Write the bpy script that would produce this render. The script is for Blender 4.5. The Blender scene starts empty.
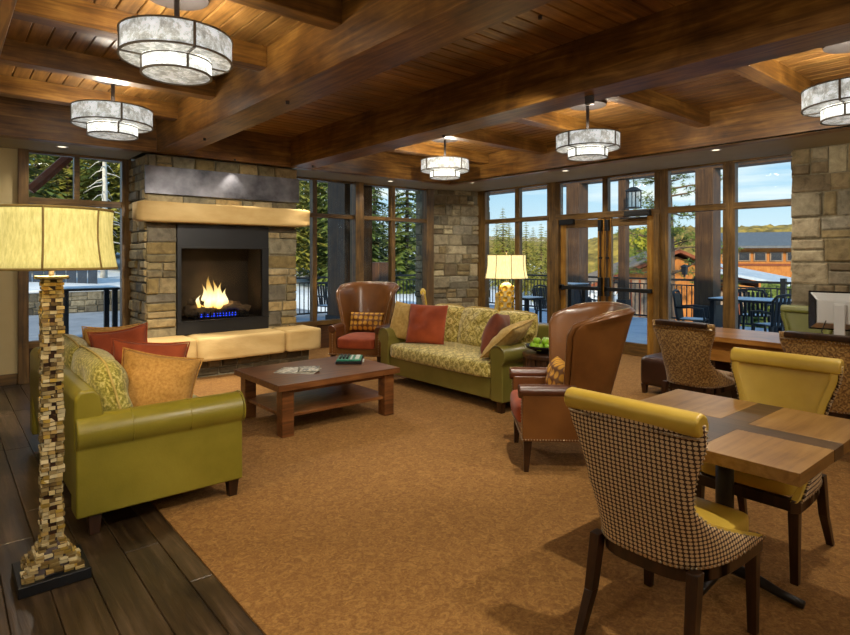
import bpy, bmesh, math, random
from mathutils import Vector, Matrix, noise
R = math.radians
COL = bpy.context.scene.collection
random.seed(7)

# ------------------------------------------------------------------ materials
def lin(c):
    if isinstance(c, str):
        c = tuple(int(c[i:i+2], 16)/255 for i in (0, 2, 4))
    return tuple((v/12.92 if v <= .04045 else ((v+.055)/1.055)**2.4) for v in c[:3]) + (1,)

class NT:
    def __init__(s, name):
        s.m = bpy.data.materials.new(name); s.m.use_nodes = True
        s.t = s.m.node_tree; s.n = s.t.nodes; s.l = s.t.links
        s.b = s.n['Principled BSDF']; s.out = s.n['Material Output']
    def node(s, kind, **kw):
        n = s.n.new(kind)
        for k, v in kw.items():
            if k in n.inputs.keys(): n.inputs[k].default_value = v
            else: setattr(n, k, v)
        return n
    def link(s, a, b): s.l.new(a, b)
    def coord(s, kind='Object', scale=(1, 1, 1), rot=(0, 0, 0)):
        tc = s.n.new('ShaderNodeTexCoord'); mp = s.n.new('ShaderNodeMapping')
        mp.inputs['Scale'].default_value = scale; mp.inputs['Rotation'].default_value = rot
        s.link(tc.outputs[kind], mp.inputs['Vector']); return mp.outputs['Vector']
    def noise(s, vec, scale=5, detail=4, rough=.55, dist=0):
        n = s.n.new('ShaderNodeTexNoise'); n.inputs['Scale'].default_value = scale
        n.inputs['Detail'].default_value = detail; n.inputs['Roughness'].default_value = rough
        n.inputs['Distortion'].default_value = dist
        s.link(vec, n.inputs['Vector']); return n.outputs['Fac']
    def ramp(s, fac, stops):
        r = s.n.new('ShaderNodeValToRGB'); e = r.color_ramp.elements
        while len(e) < len(stops): e.new(.5)
        for el, (p, c) in zip(e, stops): el.position = p; el.color = lin(c)
        s.link(fac, r.inputs['Fac']); return r.outputs['Color']
    def mix(s, fac, a, b, mode='MIX'):
        m = s.n.new('ShaderNodeMix'); m.data_type = 'RGBA'; m.blend_type = mode
        if isinstance(fac, (int, float)): m.inputs[0].default_value = fac
        else: s.link(fac, m.inputs[0])
        for v, i in ((a, 6), (b, 7)):
            if isinstance(v, (str, tuple)): m.inputs[i].default_value = lin(v)
            else: s.link(v, m.inputs[i])
        return m.outputs[2]
    def math(s, op, a, b=None, c=None):
        m = s.n.new('ShaderNodeMath'); m.operation = op
        for i, v in enumerate((a, b, c)):
            if v is None: continue
            if isinstance(v, (int, float)): m.inputs[i].default_value = v
            else: s.link(v, m.inputs[i])
        return m.outputs[0]
    def sep(s, vec):
        n = s.n.new('ShaderNodeSeparateXYZ'); s.link(vec, n.inputs[0]); return n.outputs
    def bump(s, h, strength=.3, dist=.01):
        b = s.n.new('ShaderNodeBump'); b.inputs['Strength'].default_value = strength
        b.inputs['Distance'].default_value = dist
        s.link(h, b.inputs['Height']); s.link(b.outputs[0], s.b.inputs['Normal'])
    def base(s, c):
        if isinstance(c, (str, tuple)): s.b.inputs['Base Color'].default_value = lin(c)
        else: s.link(c, s.b.inputs['Base Color'])
    def set(s, **kw):
        for k, v in kw.items(): s.b.inputs[k.replace('_', ' ')].default_value = v

def mottled(name, c1, c2, scale=6, rough=.5, bump=.1, bscale=40, metallic=0, stretch=(1, 1, 1), coat=0, sheen=0, lo=.3, hi=.7):
    t = NT(name); v = t.coord('Object', stretch)
    t.base(t.ramp(t.noise(v, scale, 5), [(lo, c1), (hi, c2)]))
    t.set(Roughness=rough, Metallic=metallic)
    if coat: t.b.inputs['Coat Weight'].default_value = coat; t.b.inputs['Coat Roughness'].default_value = .25
    if sheen: t.b.inputs['Sheen Weight'].default_value = sheen
    if bump: t.bump(t.noise(v, bscale, 3), bump, .004)
    return t.m

def wood(name, c1, c2, c3, axis='X', scale=2.2, rough=.4, attr=None, bump=.12):
    t = NT(name)
    st = {'X': (.35, 5, 5), 'Y': (5, .35, 5), 'Z': (5, 5, .35)}[axis]
    v = t.coord('Object', st); v2 = t.coord('Object', (1, 1, 1))
    g = t.noise(v, scale*2.2, 6, .6, .6); big = t.noise(v2, 1.7, 4, .6, .8)
    f = t.math('ADD', t.math('MULTIPLY', g, .55), t.math('MULTIPLY', big, .45))
    col = t.ramp(f, [(.36, c1), (.5, c2), (.66, c3)])
    if attr:
        a = t.n.new('ShaderNodeAttribute'); a.attribute_name = attr
        col = t.mix(1.0, col, a.outputs['Color'], 'MULTIPLY')
    t.base(col); t.set(Roughness=rough); t.bump(g, bump, .004)
    return t.m

def stone_mat(name, tint=None):
    t = NT(name); a = t.n.new('ShaderNodeAttribute'); a.attribute_name = 'tone'
    v = t.coord('Object')
    n = t.noise(v, 9, 8, .65, .5)
    col = t.mix(1.0, a.outputs['Color'], t.ramp(n, [(.25, '8a8478'), (.5, 'd6d0c4'), (.75, 'fffaf0')]), 'MULTIPLY')
    t.base(col); t.set(Roughness=.85); t.bump(t.noise(v, 22, 8, .7), .7, .012)
    return t.m

def brocade(name, c1, c2, c3, k=34, coord='Object'):
    t = NT(name); v = t.coord(coord)
    dn = t.n.new('ShaderNodeTexNoise'); dn.inputs['Scale'].default_value = 7; t.link(v, dn.inputs['Vector'])
    add = t.n.new('ShaderNodeVectorMath'); add.operation = 'MULTIPLY_ADD'
    t.link(dn.outputs['Color'], add.inputs[0]); add.inputs[1].default_value = (.07, .07, .07); t.link(v, add.inputs[2])
    x, y, z = t.sep(add.outputs[0])
    cs = [t.math('COSINE', t.math('MULTIPLY', q, k)) for q in (x, y, z)]
    p = t.math('ADD', t.math('ADD', cs[0], cs[1]), cs[2])
    ring = t.math('SINE', t.math('MULTIPLY', p, 2.6))
    fine = t.noise(add.outputs[0], 75, 3)
    f = t.math('ADD', t.math('MULTIPLY', ring, .11), t.math('ADD', t.math('MULTIPLY', fine, 1.25), -.12))
    t.base(t.ramp(f, [(.32, c1), (.5, c2), (.72, c3)])); t.set(Roughness=.62)
    t.b.inputs['Sheen Weight'].default_value = .3
    t.bump(f, .35, .006)
    return t.m

def uvdots(name, bg, fg, su, sv, r, soft=.08, stagger=0, ring=None):
    """dots on a grid; UVs are in metres"""
    t = NT(name); v = t.coord('UV', (su, sv, 1)); x, y, z = t.sep(v)
    if stagger: x = t.math('ADD', x, t.math('MULTIPLY', t.math('FLOOR', y), stagger))
    fx = t.math('SUBTRACT', t.math('FRACT', x), .5); fy = t.math('SUBTRACT', t.math('FRACT', y), .5)
    d = t.math('SQRT', t.math('ADD', t.math('MULTIPLY', fx, fx), t.math('MULTIPLY', fy, fy)))
    m = t.math('LESS_THAN', d, r)
    col = t.mix(m, bg, fg)
    if ring:
        m2 = t.math('GREATER_THAN', d, r*.8); col2 = t.mix(t.math('MULTIPLY', m, m2), col, ring)
        col = col2
    t.base(col); t.set(Roughness=.7); t.bump(t.math('MULTIPLY', m, 1), .3, .003)
    return t.m

def emis(name, c, s, base='000000'):
    t = NT(name); t.base(base); t.b.inputs['Emission Color'].default_value = lin(c); t.b.inputs['Emission Strength'].default_value = s
    return t.m

def glass_mat(name, tint='f2f6f6', refl=.03):
    t = NT(name); tr = t.n.new('ShaderNodeBsdfTransparent'); tr.inputs[0].default_value = lin(tint)
    gl = t.n.new('ShaderNodeBsdfGlossy'); gl.inputs['Roughness'].default_value = .02
    fr = t.n.new('ShaderNodeFresnel'); fr.inputs[0].default_value = 1.3
    mx = t.n.new('ShaderNodeMixShader'); t.link(t.math('MULTIPLY', fr.outputs[0], refl*12), mx.inputs[0])
    t.link(tr.outputs[0], mx.inputs[1]); t.link(gl.outputs[0], mx.inputs[2]); t.link(mx.outputs[0], t.out.inputs[0])
    t.n.remove(t.b); return t.m

M = {}
GLOBE_FILL = 27
BW = ('412810', '765020', 'a87c3c')
M['beamX'] = wood('beam wood x', *BW, axis='X', rough=.38)
M['beamY'] = wood('beam wood y', *BW, axis='Y', rough=.38)
M['planksX'] = wood('ceiling planks x', '5a3c1a', '8e6734', 'b98e50', 'X', attr='tone', rough=.4)
M['planksY'] = wood('ceiling planks y', '5a3c1a', '8e6734', 'b98e50', 'Y', attr='tone', rough=.4)
M['frameZ'] = wood('window timber upright', '38260f', '624820', '8a6836', 'Z', rough=.42)
M['frameX'] = wood('window timber level', '38260f', '624820', '8a6836', 'X', rough=.42)
M['door'] = wood('door timber', '62430f', '8e6420', 'b08538', 'Z', rough=.4)
M['darktrim'] = wood('dark panel wood', '24140a', '3c2412', '56361c', 'X', rough=.45)
M['hardwood'] = wood('hand scraped floor wood', '241a12', '43331f', '6b5640', 'Y', attr='tone', rough=.3, bump=.5)
M['table'] = wood('coffee table wood', '42240f', '6c4222', '8c5c32', 'X', rough=.3)
M['desk'] = wood('desk wood', '6a3f18', '966326', 'b98343', 'Y', rough=.3)
M['diner'] = wood('dining table wood', '6b491f', '8a6534', 'a07c48', 'X', rough=.34)
M['dinerband'] = wood('dining table dark band', '2c1d10', '46321e', '5a4229', 'Y', rough=.35)
M['darkwood'] = wood('dark chair wood', '1c0f07', '321c0e', '4a2c17', 'Z', rough=.35)
M['stone'] = stone_mat('ashlar stone')
M['mortar'] = mottled('mortar', '6e6650', '948a70', 20, .95, .5)
M['slab'] = mottled('sandstone slab', 'b39256', 'd3b67c', 2.5, .75, .6, 25, stretch=(.6, 1, 1.5))
M['steel'] = mottled('hot rolled steel', '3a3a40', '8a8a92', 3.2, .42, .1, 30, metallic=.75)
M['black'] = mottled('black painted steel', '07080a', '101216', 4, .42, .05)
M['firebrick'] = mottled('sooty fire chamber', '24201b', '55493a', 2.5, .8, .3)
M['log'] = mottled('ceramic log', '3a2a1c', 'a08a6c', 9, .9, 1.0, 30)
M['cream'] = mottled('cream plaster', 'c4b283', 'ccbb8c', 3, .85, .15, 60)
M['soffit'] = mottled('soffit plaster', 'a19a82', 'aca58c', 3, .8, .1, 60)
M['ringmetal'] = mottled('aged pewter', '5c554a', '7a7266', 5, .5, .05, metallic=.3)
M['canopymetal'] = mottled('canopy bronze', '2c2624', '3a3331', 5, .6, .05)
M['bronze'] = mottled('dark bronze', '3b3431', '544b46', 5, .45, .05, metallic=.6)
M['bleather'] = mottled('brown leather', '532f12', '805226', 2.2, .32, .18, 90, coat=.25)
M['dleather'] = mottled('dark brown leather', '43220f', '5f341b', 3, .33, .18, 90, coat=.25)
M['gleather'] = mottled('green leather', '726818', '8e822c', 2.5, .34, .18, 90, coat=.15)
M['gleather2'] = mottled('olive leather', '665f24', '807636', 2.5, .33, .18, 90, coat=.25)
M['yleather'] = mottled('mustard leather', 'b8962e', 'd0b04a', 3, .4, .12, 90, coat=.06)
M['oleather'] = mottled('espresso leather', '2c170e', '402317', 3, .35, .15, 90, coat=.2)
M['oliveback'] = mottled('olive chair leather', '686b2c', '7d8038', 3, .4, .1, 90)
M['brocade'] = brocade('green gold brocade', '7a6e1e', 'b5a146', 'e0d184', 44)
M['brocade2'] = brocade('pale green brocade', '7d761e', 'a69c3c', 'd6c878', 70)
M['paisley'] = brocade('gold paisley', '684618', '926c30', 'bc9652', 95)
M['rust'] = mottled('rust velvet', '80300e', 'a84a1a', 5, .8, .15, 60, sheen=.12)
M['rustdark'] = mottled('dark rust velvet', '5c2814', '7f3e20', 5, .8, .15, 60, sheen=.12)
M['gold'] = mottled('gold chenille', 'a2722a', 'c5964a', 60, .8, .3, 90, sheen=.08)
M['tan'] = mottled('tan cushion fabric', 'a98741', 'c7a862', 30, .8, .2, 90, sheen=.08)
M['weave'] = uvdots('basket weave fabric', '40261a', 'd0b488', 54, 60, .40, stagger=0)
M['circles'] = uvdots('circle print fabric', '6c431a', 'c8922a', 13.5, 13.5, .43, ring='a06a1e')
M['nail'] = mottled('antique nail brass', '9a8a72', 'c8baa0', 5, .3, 0, metallic=.8)
M['piping'] = mottled('gold piping', 'b39a4e', 'ccb468', 20, .7, .1)
M['iron'] = mottled('black cast iron', '14110f', '221d1a', 5, .4, .1)
M['whiteplastic'] = mottled('silver grey plastic', 'b9bab8', 'c6c7c4', 3, .35, 0)
M['screen'] = mottled('dark screen', '0a0a0c', '121216', 3, .2, 0)
M['apple'] = mottled('green apple skin', '77a81c', 'a5cc3a', 9, .3, 0, coat=.3)
M['stem'] = mottled('apple stem', '3a2a12', '4c3818', 9, .7, 0)
M['bowl'] = mottled('dark glazed bowl', '15110e', '241c16', 5, .25, 0)
M['stump'] = wood('dark reclaimed wood', '24140b', '4a2e18', '6d4929', 'Z', rough=.4)
M['paper'] = mottled('magazine cover', '8f8878', 'e0dccc', 26, .4, 0, lo=.42, hi=.56)
M['paper2'] = mottled('printed pages', '3a3a32', 'c0b8a2', 34, .45, 0, lo=.45, hi=.55)
M['greenboard'] = mottled('green game board', '1c6b52', '3a9c7c', 30, .4, 0)
M['whiteboard'] = mottled('white pieces', 'cfd6cc', 'e6eae2', 30, .4, 0)
M['chip'] = NT('sawn stone chip').m
def _chip():
    t = NT('sawn stone chip lamp'); a = t.n.new('ShaderNodeAttribute'); a.attribute_name = 'tone'
    t.base(a.outputs['Color']); t.set(Roughness=.6); t.bump(t.noise(t.coord('Object'), 60, 5), .4, .003); return t.m
M['chip'] = _chip()
M['lampcream'] = mottled('cream glaze', 'c9b888', 'd9caa0', 8, .3, 0)
M['lampgold'] = mottled('gold leaf cup', 'b98e1e', 'dcb63c', 20, .35, .1, metallic=.4)
def _shade(name, c1, c2, s, seams=None):
    t = NT(name); v = t.coord('Object', (34, 34, 7)); f = t.noise(v, 2.5, 5, .7)
    col = t.ramp(f, [(.35, c1), (.65, c2)]); t.base(col); t.set(Roughness=.8)
    t.link(col, t.b.inputs['Emission Color']); t.b.inputs['Emission Strength'].default_value = s
    return t.m
M['shade'] = _shade('lit linen shade', 'b0a258', 'cabc76', .62)
M['shade2'] = _shade('lit linen table shade', 'e0cf8c', 'f4e6ae', .75)
M['shadetrim'] = mottled('shade trim', '7b642c', '8f7638', 20, .8, .1)
def _mica(name, s, lo='6e6a5e', hi='f4f6f2'):
    t = NT(name); v = t.coord('Object'); f = t.noise(v, 13, 8, .78, .25)
    col = t.ramp(f, [(.3, lo), (.48, 'aeb0aa'), (.62, hi)])
    t.base(col); t.set(Roughness=.4)
    t.link(col, t.b.inputs['Emission Color']); t.b.inputs['Emission Strength'].default_value = s
    return t.m
M['mica'] = _mica('lit mica drum', .62, '5c5a52', 'e6ecf0')
M['micalow'] = _mica('lit mica lower tier', 1.5)
M['micadisc'] = _mica('lit mica disc', .42)
M['glass'] = glass_mat('window glass')
M['fireglass'] = glass_mat('fireplace glass', 'd8d8d8', .03)
M['globe'] = emis('opal fill globe', 'fff4e4', GLOBE_FILL, 'ffffff')
M['bulb'] = emis('bulb', 'ffe2b0', 6)
M['canlens'] = emis('can lens', 'fff0d0', 1.4)
# outside
M['snow'] = mottled('snow', 'c7d2e2', 'e8eef6', .6, .8, .3, 6)
M['deck'] = wood('weathered deck boards', '94a6c0', 'aebdd2', 'c2cfe0', 'Y', rough=.7)
M['pave'] = mottled('stone paving', '77808f', '97a0ae', 1.5, .8, .3)
M['rail'] = mottled('black railing', '0d1015', '191e26', 3, .5, 0)
M['outblack'] = mottled('black outdoor resin', '0c0f14', '1a1f28', 4, .45, 0)
M['frost'] = mottled('frosted seat', 'a9bdd4', 'cfdceb', 8, .6, 0)
M['porch'] = wood('porch timber', '2e1d10', '4a321c', '664828', 'Z', rough=.6)
M['siding'] = wood('grey brown siding', '6b5a4a', '8c7866', 'a89480', 'Z', rough=.8)
M['slate'] = mottled('blue grey painted boards', '2c3644', '404c5c', 3, .7, .1)
M['deadwood'] = mottled('bleached dead wood', 'b8b4ac', 'dcdad2', 8, .9, .2)
M['orange'] = wood('orange siding', '96571f', 'b3702c', 'c6883e', 'Z', rough=.7)
M['redtrim'] = mottled('red brown trim', '6e3418', '874522', 3, .7, .1)
M['metalroof'] = mottled('grey metal roof', '4c5058', '646a72', 2, .5, .1, stretch=(9, 1, 1))
M['blueroof'] = mottled('snowy shed roof', '9fb0c4', 'c4d0de', 2, .7, .1)
M['darkpane'] = mottled('dark window pane', '20222a', '34363c', 3, .2, 0)
M['needle'] = mottled('pine needles', '3c5020', '7c8c3c', 2.2, .7, 0)
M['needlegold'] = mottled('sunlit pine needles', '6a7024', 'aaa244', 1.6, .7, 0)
M['leaf'] = mottled('yellow green foliage', '7a7f18', 'a8a42c', 2, .7, 0)
M['bark'] = mottled('bark', '4a3a2c', '7a6450', 6, .9, .4, stretch=(3, 3, .5))
M['hill'] = mottled('forested hill', '5c5020', 'a89040', .35, .9, 0, lo=.35, hi=.65)
M['hillfar'] = mottled('rocky far hill', '7c6c40', 'c0b49a', .2, .9, 0)
def _carpet():
    t = NT('carpet'); v = t.coord('Object')
    f = t.noise(v, 26, 3, .6, 1.6); g = t.noise(v, 120, 2); big = t.noise(v, .8, 2)
    col = t.ramp(f, [(.36, '78511d'), (.52, '8e642b'), (.66, 'a57a3e')])
    t.base(t.mix(.25, col, t.ramp(g, [(.3, '553414'), (.7, 'a87a42')]))); t.set(Roughness=.95)
    t.bump(t.math('ADD', f, t.math('MULTIPLY', g, .5)), .6, .008); return t.m
M['carpet'] = _carpet()
def _flame():
    t = NT('flame'); tc = t.coord('Object'); x, y, z = t.sep(tc)
    c = t.ramp(t.math('MULTIPLY', z, 3.0), [(0, 'ffb84a'), (.35, 'fff0b8'), (1, 'ffc860')])
    em = t.n.new('ShaderNodeEmission'); t.link(c, em.inputs[0]); em.inputs[1].default_value = 3.2
    tr = t.n.new('ShaderNodeBsdfTransparent'); lw = t.n.new('ShaderNodeLayerWeight'); lw.inputs[0].default_value = .35
    f = t.math('MULTIPLY_ADD', z, -1.9, .85)
    f = t.math('MULTIPLY', f, t.math('SUBTRACT', 1, lw.outputs['Facing'])); 
    f.node.use_clamp = True
    mx = t.n.new('ShaderNodeMixShader'); t.link(f, mx.inputs[0]); t.link(tr.outputs[0], mx.inputs[1]); t.link(em.outputs[0], mx.inputs[2])
    t.link(mx.outputs[0], t.out.inputs[0]); t.n.remove(t.b); return t.m
M['flame'] = _flame()
M['blueflame'] = emis('blue gas flame', '2a4cff', 3)

# ------------------------------------------------------------------ mesh builder
class MB:
    def __init__(s):
        s.bm = bmesh.new(); s.uv = None; s.tone = None
    def _tone(s, faces, c):
        if s.tone is None: s.tone = s.bm.loops.layers.float_color.new('tone')
        for f in faces:
            for l in f.loops: l[s.tone] = (c[0], c[1], c[2], 1)
    def hexa(s, p, tone=None):
        v = [s.bm.verts.new(q) for q in p]
        fs = [s.bm.faces.new([v[i] for i in f]) for f in ((0, 3, 2, 1), (4, 5, 6, 7), (0, 1, 5, 4), (1, 2, 6, 5), (2, 3, 7, 6), (3, 0, 4, 7))]
        if tone: s._tone(fs, tone)
        return s
    def box(s, x0, x1, y0, y1, z0, z1, tone=None, mat=None):
        p = [(x0, y0, z0), (x1, y0, z0), (x1, y1, z0), (x0, y1, z0), (x0, y0, z1), (x1, y0, z1), (x1, y1, z1), (x0, y1, z1)]
        if mat is not None: p = [mat @ Vector(q) for q in p]
        return s.hexa(p, tone)
    def obox(s, c, size, rot=(0, 0, 0), tone=None):
        from mathutils import Euler
        m = Matrix.Translation(c) @ Euler(rot).to_matrix().to_4x4()
        a, b, d = [q/2 for q in size]
        return s.box(-a, a, -b, b, -d, d, tone, m)
    def taper(s, c0, s0, c1, s1):
        """square prism from centre c0 (half sizes s0) to c1"""
        p = []
        for c, q in ((c0, s0), (c1, s1)):
            for sx, sy in ((-1, -1), (1, -1), (1, 1), (-1, 1)): p.append((c[0]+sx*q[0], c[1]+sy*q[1], c[2]))
        return s.hexa(p)
    def tube(s, pts, r, n=10, cap=True):
        pts = [Vector(p) for p in pts]; rr = r if isinstance(r, (list, tuple)) else [r]*len(pts)
        rings = []
        up = None
        for i, p in enumerate(pts):
            d = (pts[min(i+1, len(pts)-1)]-pts[max(i-1, 0)]).normalized()
            if up is None: up = d.orthogonal().normalized()
            up = (up - d*up.dot(d)).normalized(); sd = d.cross(up)
            rings.append([s.bm.verts.new(p+(up*math.cos(2*math.pi*k/n)+sd*math.sin(2*math.pi*k/n))*rr[i]) for k in range(n)])
        for a, b in zip(rings, rings[1:]):
            for k in range(n): s.bm.faces.new([a[k], a[(k+1) % n], b[(k+1) % n], b[k]])
        if cap: s.bm.faces.new(rings[0][::-1]); s.bm.faces.new(rings[-1])
        return s
    def lathe(s, prof, n=32, c=(0, 0, 0), sx=1, sy=1, cap=True):
        rings = []
        for r, z in prof:
            rings.append([s.bm.verts.new((c[0]+r*sx*math.cos(2*math.pi*k/n), c[1]+r*sy*math.sin(2*math.pi*k/n), c[2]+z)) for k in range(n)])
        for a, b in zip(rings, rings[1:]):
            for k in range(n): s.bm.faces.new([a[k], a[(k+1) % n], b[(k+1) % n], b[k]])
        if cap:
            s.bm.faces.new(rings[0][::-1]); s.bm.faces.new(rings[-1])
        return s
    def grid(s, fn, nu, nv, uvs=(1, 1), closed=False, arc=False):
        if s.uv is None: s.uv = s.bm.loops.layers.uv.new('UVMap')
        V = [[s.bm.verts.new(fn(i/nu, j/nv)) for j in range(nv+1)] for i in range(nu+(0 if closed else 1))]
        if arc:
            av = [0.0]; im = nu//2; AU = []
            for jj in range(nv+1):
                au = [0.0]
                for i in range(nu): au.append(au[-1]+(V[i+1][jj].co-V[i][jj].co).length)
                AU.append([q-au[im] for q in au])
            for j in range(nv): av.append(av[-1]+(V[im][j+1].co-V[im][j].co).length)
        for i in range(nu):
            i2 = (i+1) % len(V)
            for j in range(nv):
                f = s.bm.faces.new([V[i][j], V[i2][j], V[i2][j+1], V[i][j+1]])
                for l, (a, b) in zip(f.loops, ((i, j), (i+1, j), (i+1, j+1), (i, j+1))): l[s.uv].uv = (AU[b][a], av[b]) if arc else (a/nu*uvs[0], b/nv*uvs[1])
        return s
    def sphere(s, c, r, sc=(1, 1, 1), u=12, v=8):
        m = Matrix.Translation(c) @ Matrix.Diagonal((r*sc[0], r*sc[1], r*sc[2], 1))
        bmesh.ops.create_uvsphere(s.bm, u_segments=u, v_segments=v, radius=1, matrix=m); return s
    def prism(s, poly, a0, a1, axis='y'):
        """extrude a 2-D outline (p,q) along axis"""
        def P(p, q, a): return {'x': (a, p, q), 'y': (p, a, q), 'z': (p, q, a)}[axis]
        A = [s.bm.verts.new(P(p, q, a0)) for p, q in poly]; B = [s.bm.verts.new(P(p, q, a1)) for p, q in poly]
        n = len(poly)
        for k in range(n): s.bm.faces.new([A[k], A[(k+1) % n], B[(k+1) % n], B[k]])
        s.bm.faces.new(A[::-1]); s.bm.faces.new(B); return s
    def build(s, name, mat, parent=None, smooth=False, bevel=0, sub=0, solid=0, seg=2, off=0, loc=None, rot=None):
        bmesh.ops.recalc_face_normals(s.bm, faces=s.bm.faces) if not solid else None
        me = bpy.data.meshes.new(name); s.bm.to_mesh(me); s.bm.free()
        o = bpy.data.objects.new(name, me); COL.objects.link(o)
        me.materials.append(M[mat] if isinstance(mat, str) else mat)
        if smooth:
            for p in me.polygons: p.use_smooth = True
        if solid:
            m = o.modifiers.new('solid', 'SOLIDIFY'); m.thickness = solid; m.offset = off
        if bevel:
            m = o.modifiers.new('bevel', 'BEVEL'); m.width = bevel; m.segments = seg; m.limit_method = 'ANGLE'; m.angle_limit = R(35)
            if smooth is False and seg > 1:
                for p in me.polygons: p.use_smooth = True
                w = o.modifiers.new('wn', 'WEIGHTED_NORMAL'); w.keep_sharp = True
        if sub:
            m = o.modifiers.new('sub', 'SUBSURF'); m.levels = sub; m.render_levels = sub
        if parent: o.parent = parent
        if loc: o.location = loc
        if rot: o.rotation_euler = rot
        return o

def tag(o, label=None, cat=None, group=None, kind=None):
    if label: o['label'] = label
    if cat: o['category'] = cat
    if group: o['group'] = group
    if kind: o['kind'] = kind
    return o
def empty(name, loc=(0, 0, 0), rz=0, label=None, cat=None, group=None, kind=None, parent=None):
    o = bpy.data.objects.new(name, None); COL.objects.link(o); o.empty_display_size = .1
    o.location = loc; o.rotation_euler = (0, 0, rz); o.parent = parent
    return tag(o, label, cat, group, kind)
def copy_tree(o, parent=None):
    c = o.copy(); COL.objects.link(c); c.parent = parent
    for ch in [q for q in bpy.data.objects if q.parent == o]: copy_tree(ch, c)
    return c
def place(src, loc, rz, label, group=None, sc=None):
    c = copy_tree(src); c.location = loc; c.rotation_euler = (0, 0, rz); c['label'] = label
    if group: c['group'] = group
    if sc: c.scale = sc
    return c
def struct(o): o['kind'] = 'structure'; return o

# ------------------------------------------------------------------ key dimensions
YW, XW = 8.52, 8.25          # window walls
YF = 7.68                    # fireplace face
HB, HC, HH = 2.83, 3.25, 2.85  # beam underside, ceiling, window head
X0, Y0 = -4.2, -4.0          # rest of room

# floor -------------------------------------------------------------
rng = random.Random(3)
mb = MB(); y_start = Y0
x = X0
while x < 1.01-.01:
    w = min(.17, 1.01-x); y = Y0 - rng.random()*1.2
    while y < YW:
        L = .9+rng.random()*1.3; y1 = min(y+L, YW)
        t = .55+rng.random()*.55; h = rng.random()*.08
        if y1 > Y0: mb.box(x+.0015, x+w-.0015, max(y, Y0)+.001, y1-.001, -.03, 0, (t, t*(1-h*.5), t*(1-h)))
        y = y1
    x += w
struct(mb.build('floor', 'hardwood', bevel=.003, seg=1))
struct(MB().box(1.01, XW, Y0, YW, -.03, .006).build('floor_carpet', 'carpet'))
struct(MB().box(X0-.3, XW+.1, Y0-.3, YW+.1, -.2, -.032).build('floor_base', 'darktrim'))

# walls -------------------------------------------------------------
w = MB(); w.box(X0, .717, YW-.02, YW+.15, 0, 3.6); w.box(X0, 1.95, YW, YW+.15, HH, 3.6)
struct(w.build('wall_fireplace_side', 'cream'))
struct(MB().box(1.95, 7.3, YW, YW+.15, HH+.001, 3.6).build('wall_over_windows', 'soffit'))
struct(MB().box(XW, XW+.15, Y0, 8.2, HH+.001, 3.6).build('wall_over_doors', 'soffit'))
struct(MB().box(X0-.15, X0, Y0, YW+.15, -.03, 3.6).build('wall_left', 'cream'))
struct(MB().box(X0-.15, XW+.15, Y0-.15, Y0, -.03, 3.6).build('wall_back', 'cream'))
struct(MB().box(XW, XW+.15, Y0, 1.2, 0, HH).build('wall_right', 'cream'))
struct(MB().box(X0, .717, YW-.05, YW-.02, 0, .13).build('baseboard_left', 'frameX', bevel=.004))

# stone walls -------------------------------------------------------
TONES = ['bab096', 'a39b84', 'c8bea2', '938c7a', 'ab9b78', '888474', 'd0c6a6', '9c8d68', 'b4b0a0', '8e8066']
def stone_cells(W, H, rr, hmin=.11, hmax=.27):
    cells = []; z = 0
    while z < H-1e-4:
        h = min(rr.uniform(hmin, hmax), H-z)
        if H-z-h < hmin*.7: h = H-z
        x = 0
        while x < W-1e-4:
            l = min(rr.uniform(.14, .48), W-x)
            if W-x-l < .1: l = W-x
            if h > .18 and rr.random() < .42:
                k = h*rr.uniform(.35, .65); cells += [(x, z, l, k), (x, z+k, l, h-k)]
            elif h > .16 and l > .3 and rr.random() < .35:
                k = l*rr.uniform(.35, .65); q = h*rr.uniform(.4, .6)
                cells += [(x, z, k, h), (x+k, z, l-k, q), (x+k, z+q, l-k, h-q)]
            else: cells.append((x, z, l, h))
            x += l
        z += h
    return cells
def stones(mb, origin, udir, ndir, W, H, seed, tones=TONES, skip=None, hmin=.11, hmax=.27, g=.007):
    rr = random.Random(seed); O = Vector(origin); U = Vector(udir); N = Vector(ndir); Z = Vector((0, 0, 1))
    for x, z, l, h in stone_cells(W, H, rr, hmin, hmax):
        if skip and skip(x+l/2, z+h/2): continue
        c = lin(rr.choice(tones)); k = rr.uniform(.75, 1.15); c = [q*k for q in c]
        d = rr.uniform(.012, .045)
        j = lambda: rr.uniform(-.006, .008)
        q = [(x+g+j(), z+g+j()), (x+l-g-j(), z+g+j()), (x+l-g-j(), z+h-g-j()), (x+g+j(), z+h-g-j())]
        ins = min(.02, l*.12, h*.12)
        cx, cz = x+l/2, z+h/2
        lay = []
        for dep, sc in ((-.02, 0), (d*.6, 0), (d, ins)):
            lay.append([mb.bm.verts.new(O+U*(a-sc*(1 if a > cx else -1))+Z*(b-sc*(1 if b > cz else -1))+N*(dep+rr.uniform(-.004, .004))) for a, b in q])
        fs = []
        for A, B in zip(lay, lay[1:]):
            for i in range(4): fs.append(mb.bm.faces.new([A[i], A[(i+1) % 4], B[(i+1) % 4], B[i]]))
        fs.append(mb.bm.faces.new(lay[-1])); mb._tone(fs, c)

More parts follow.
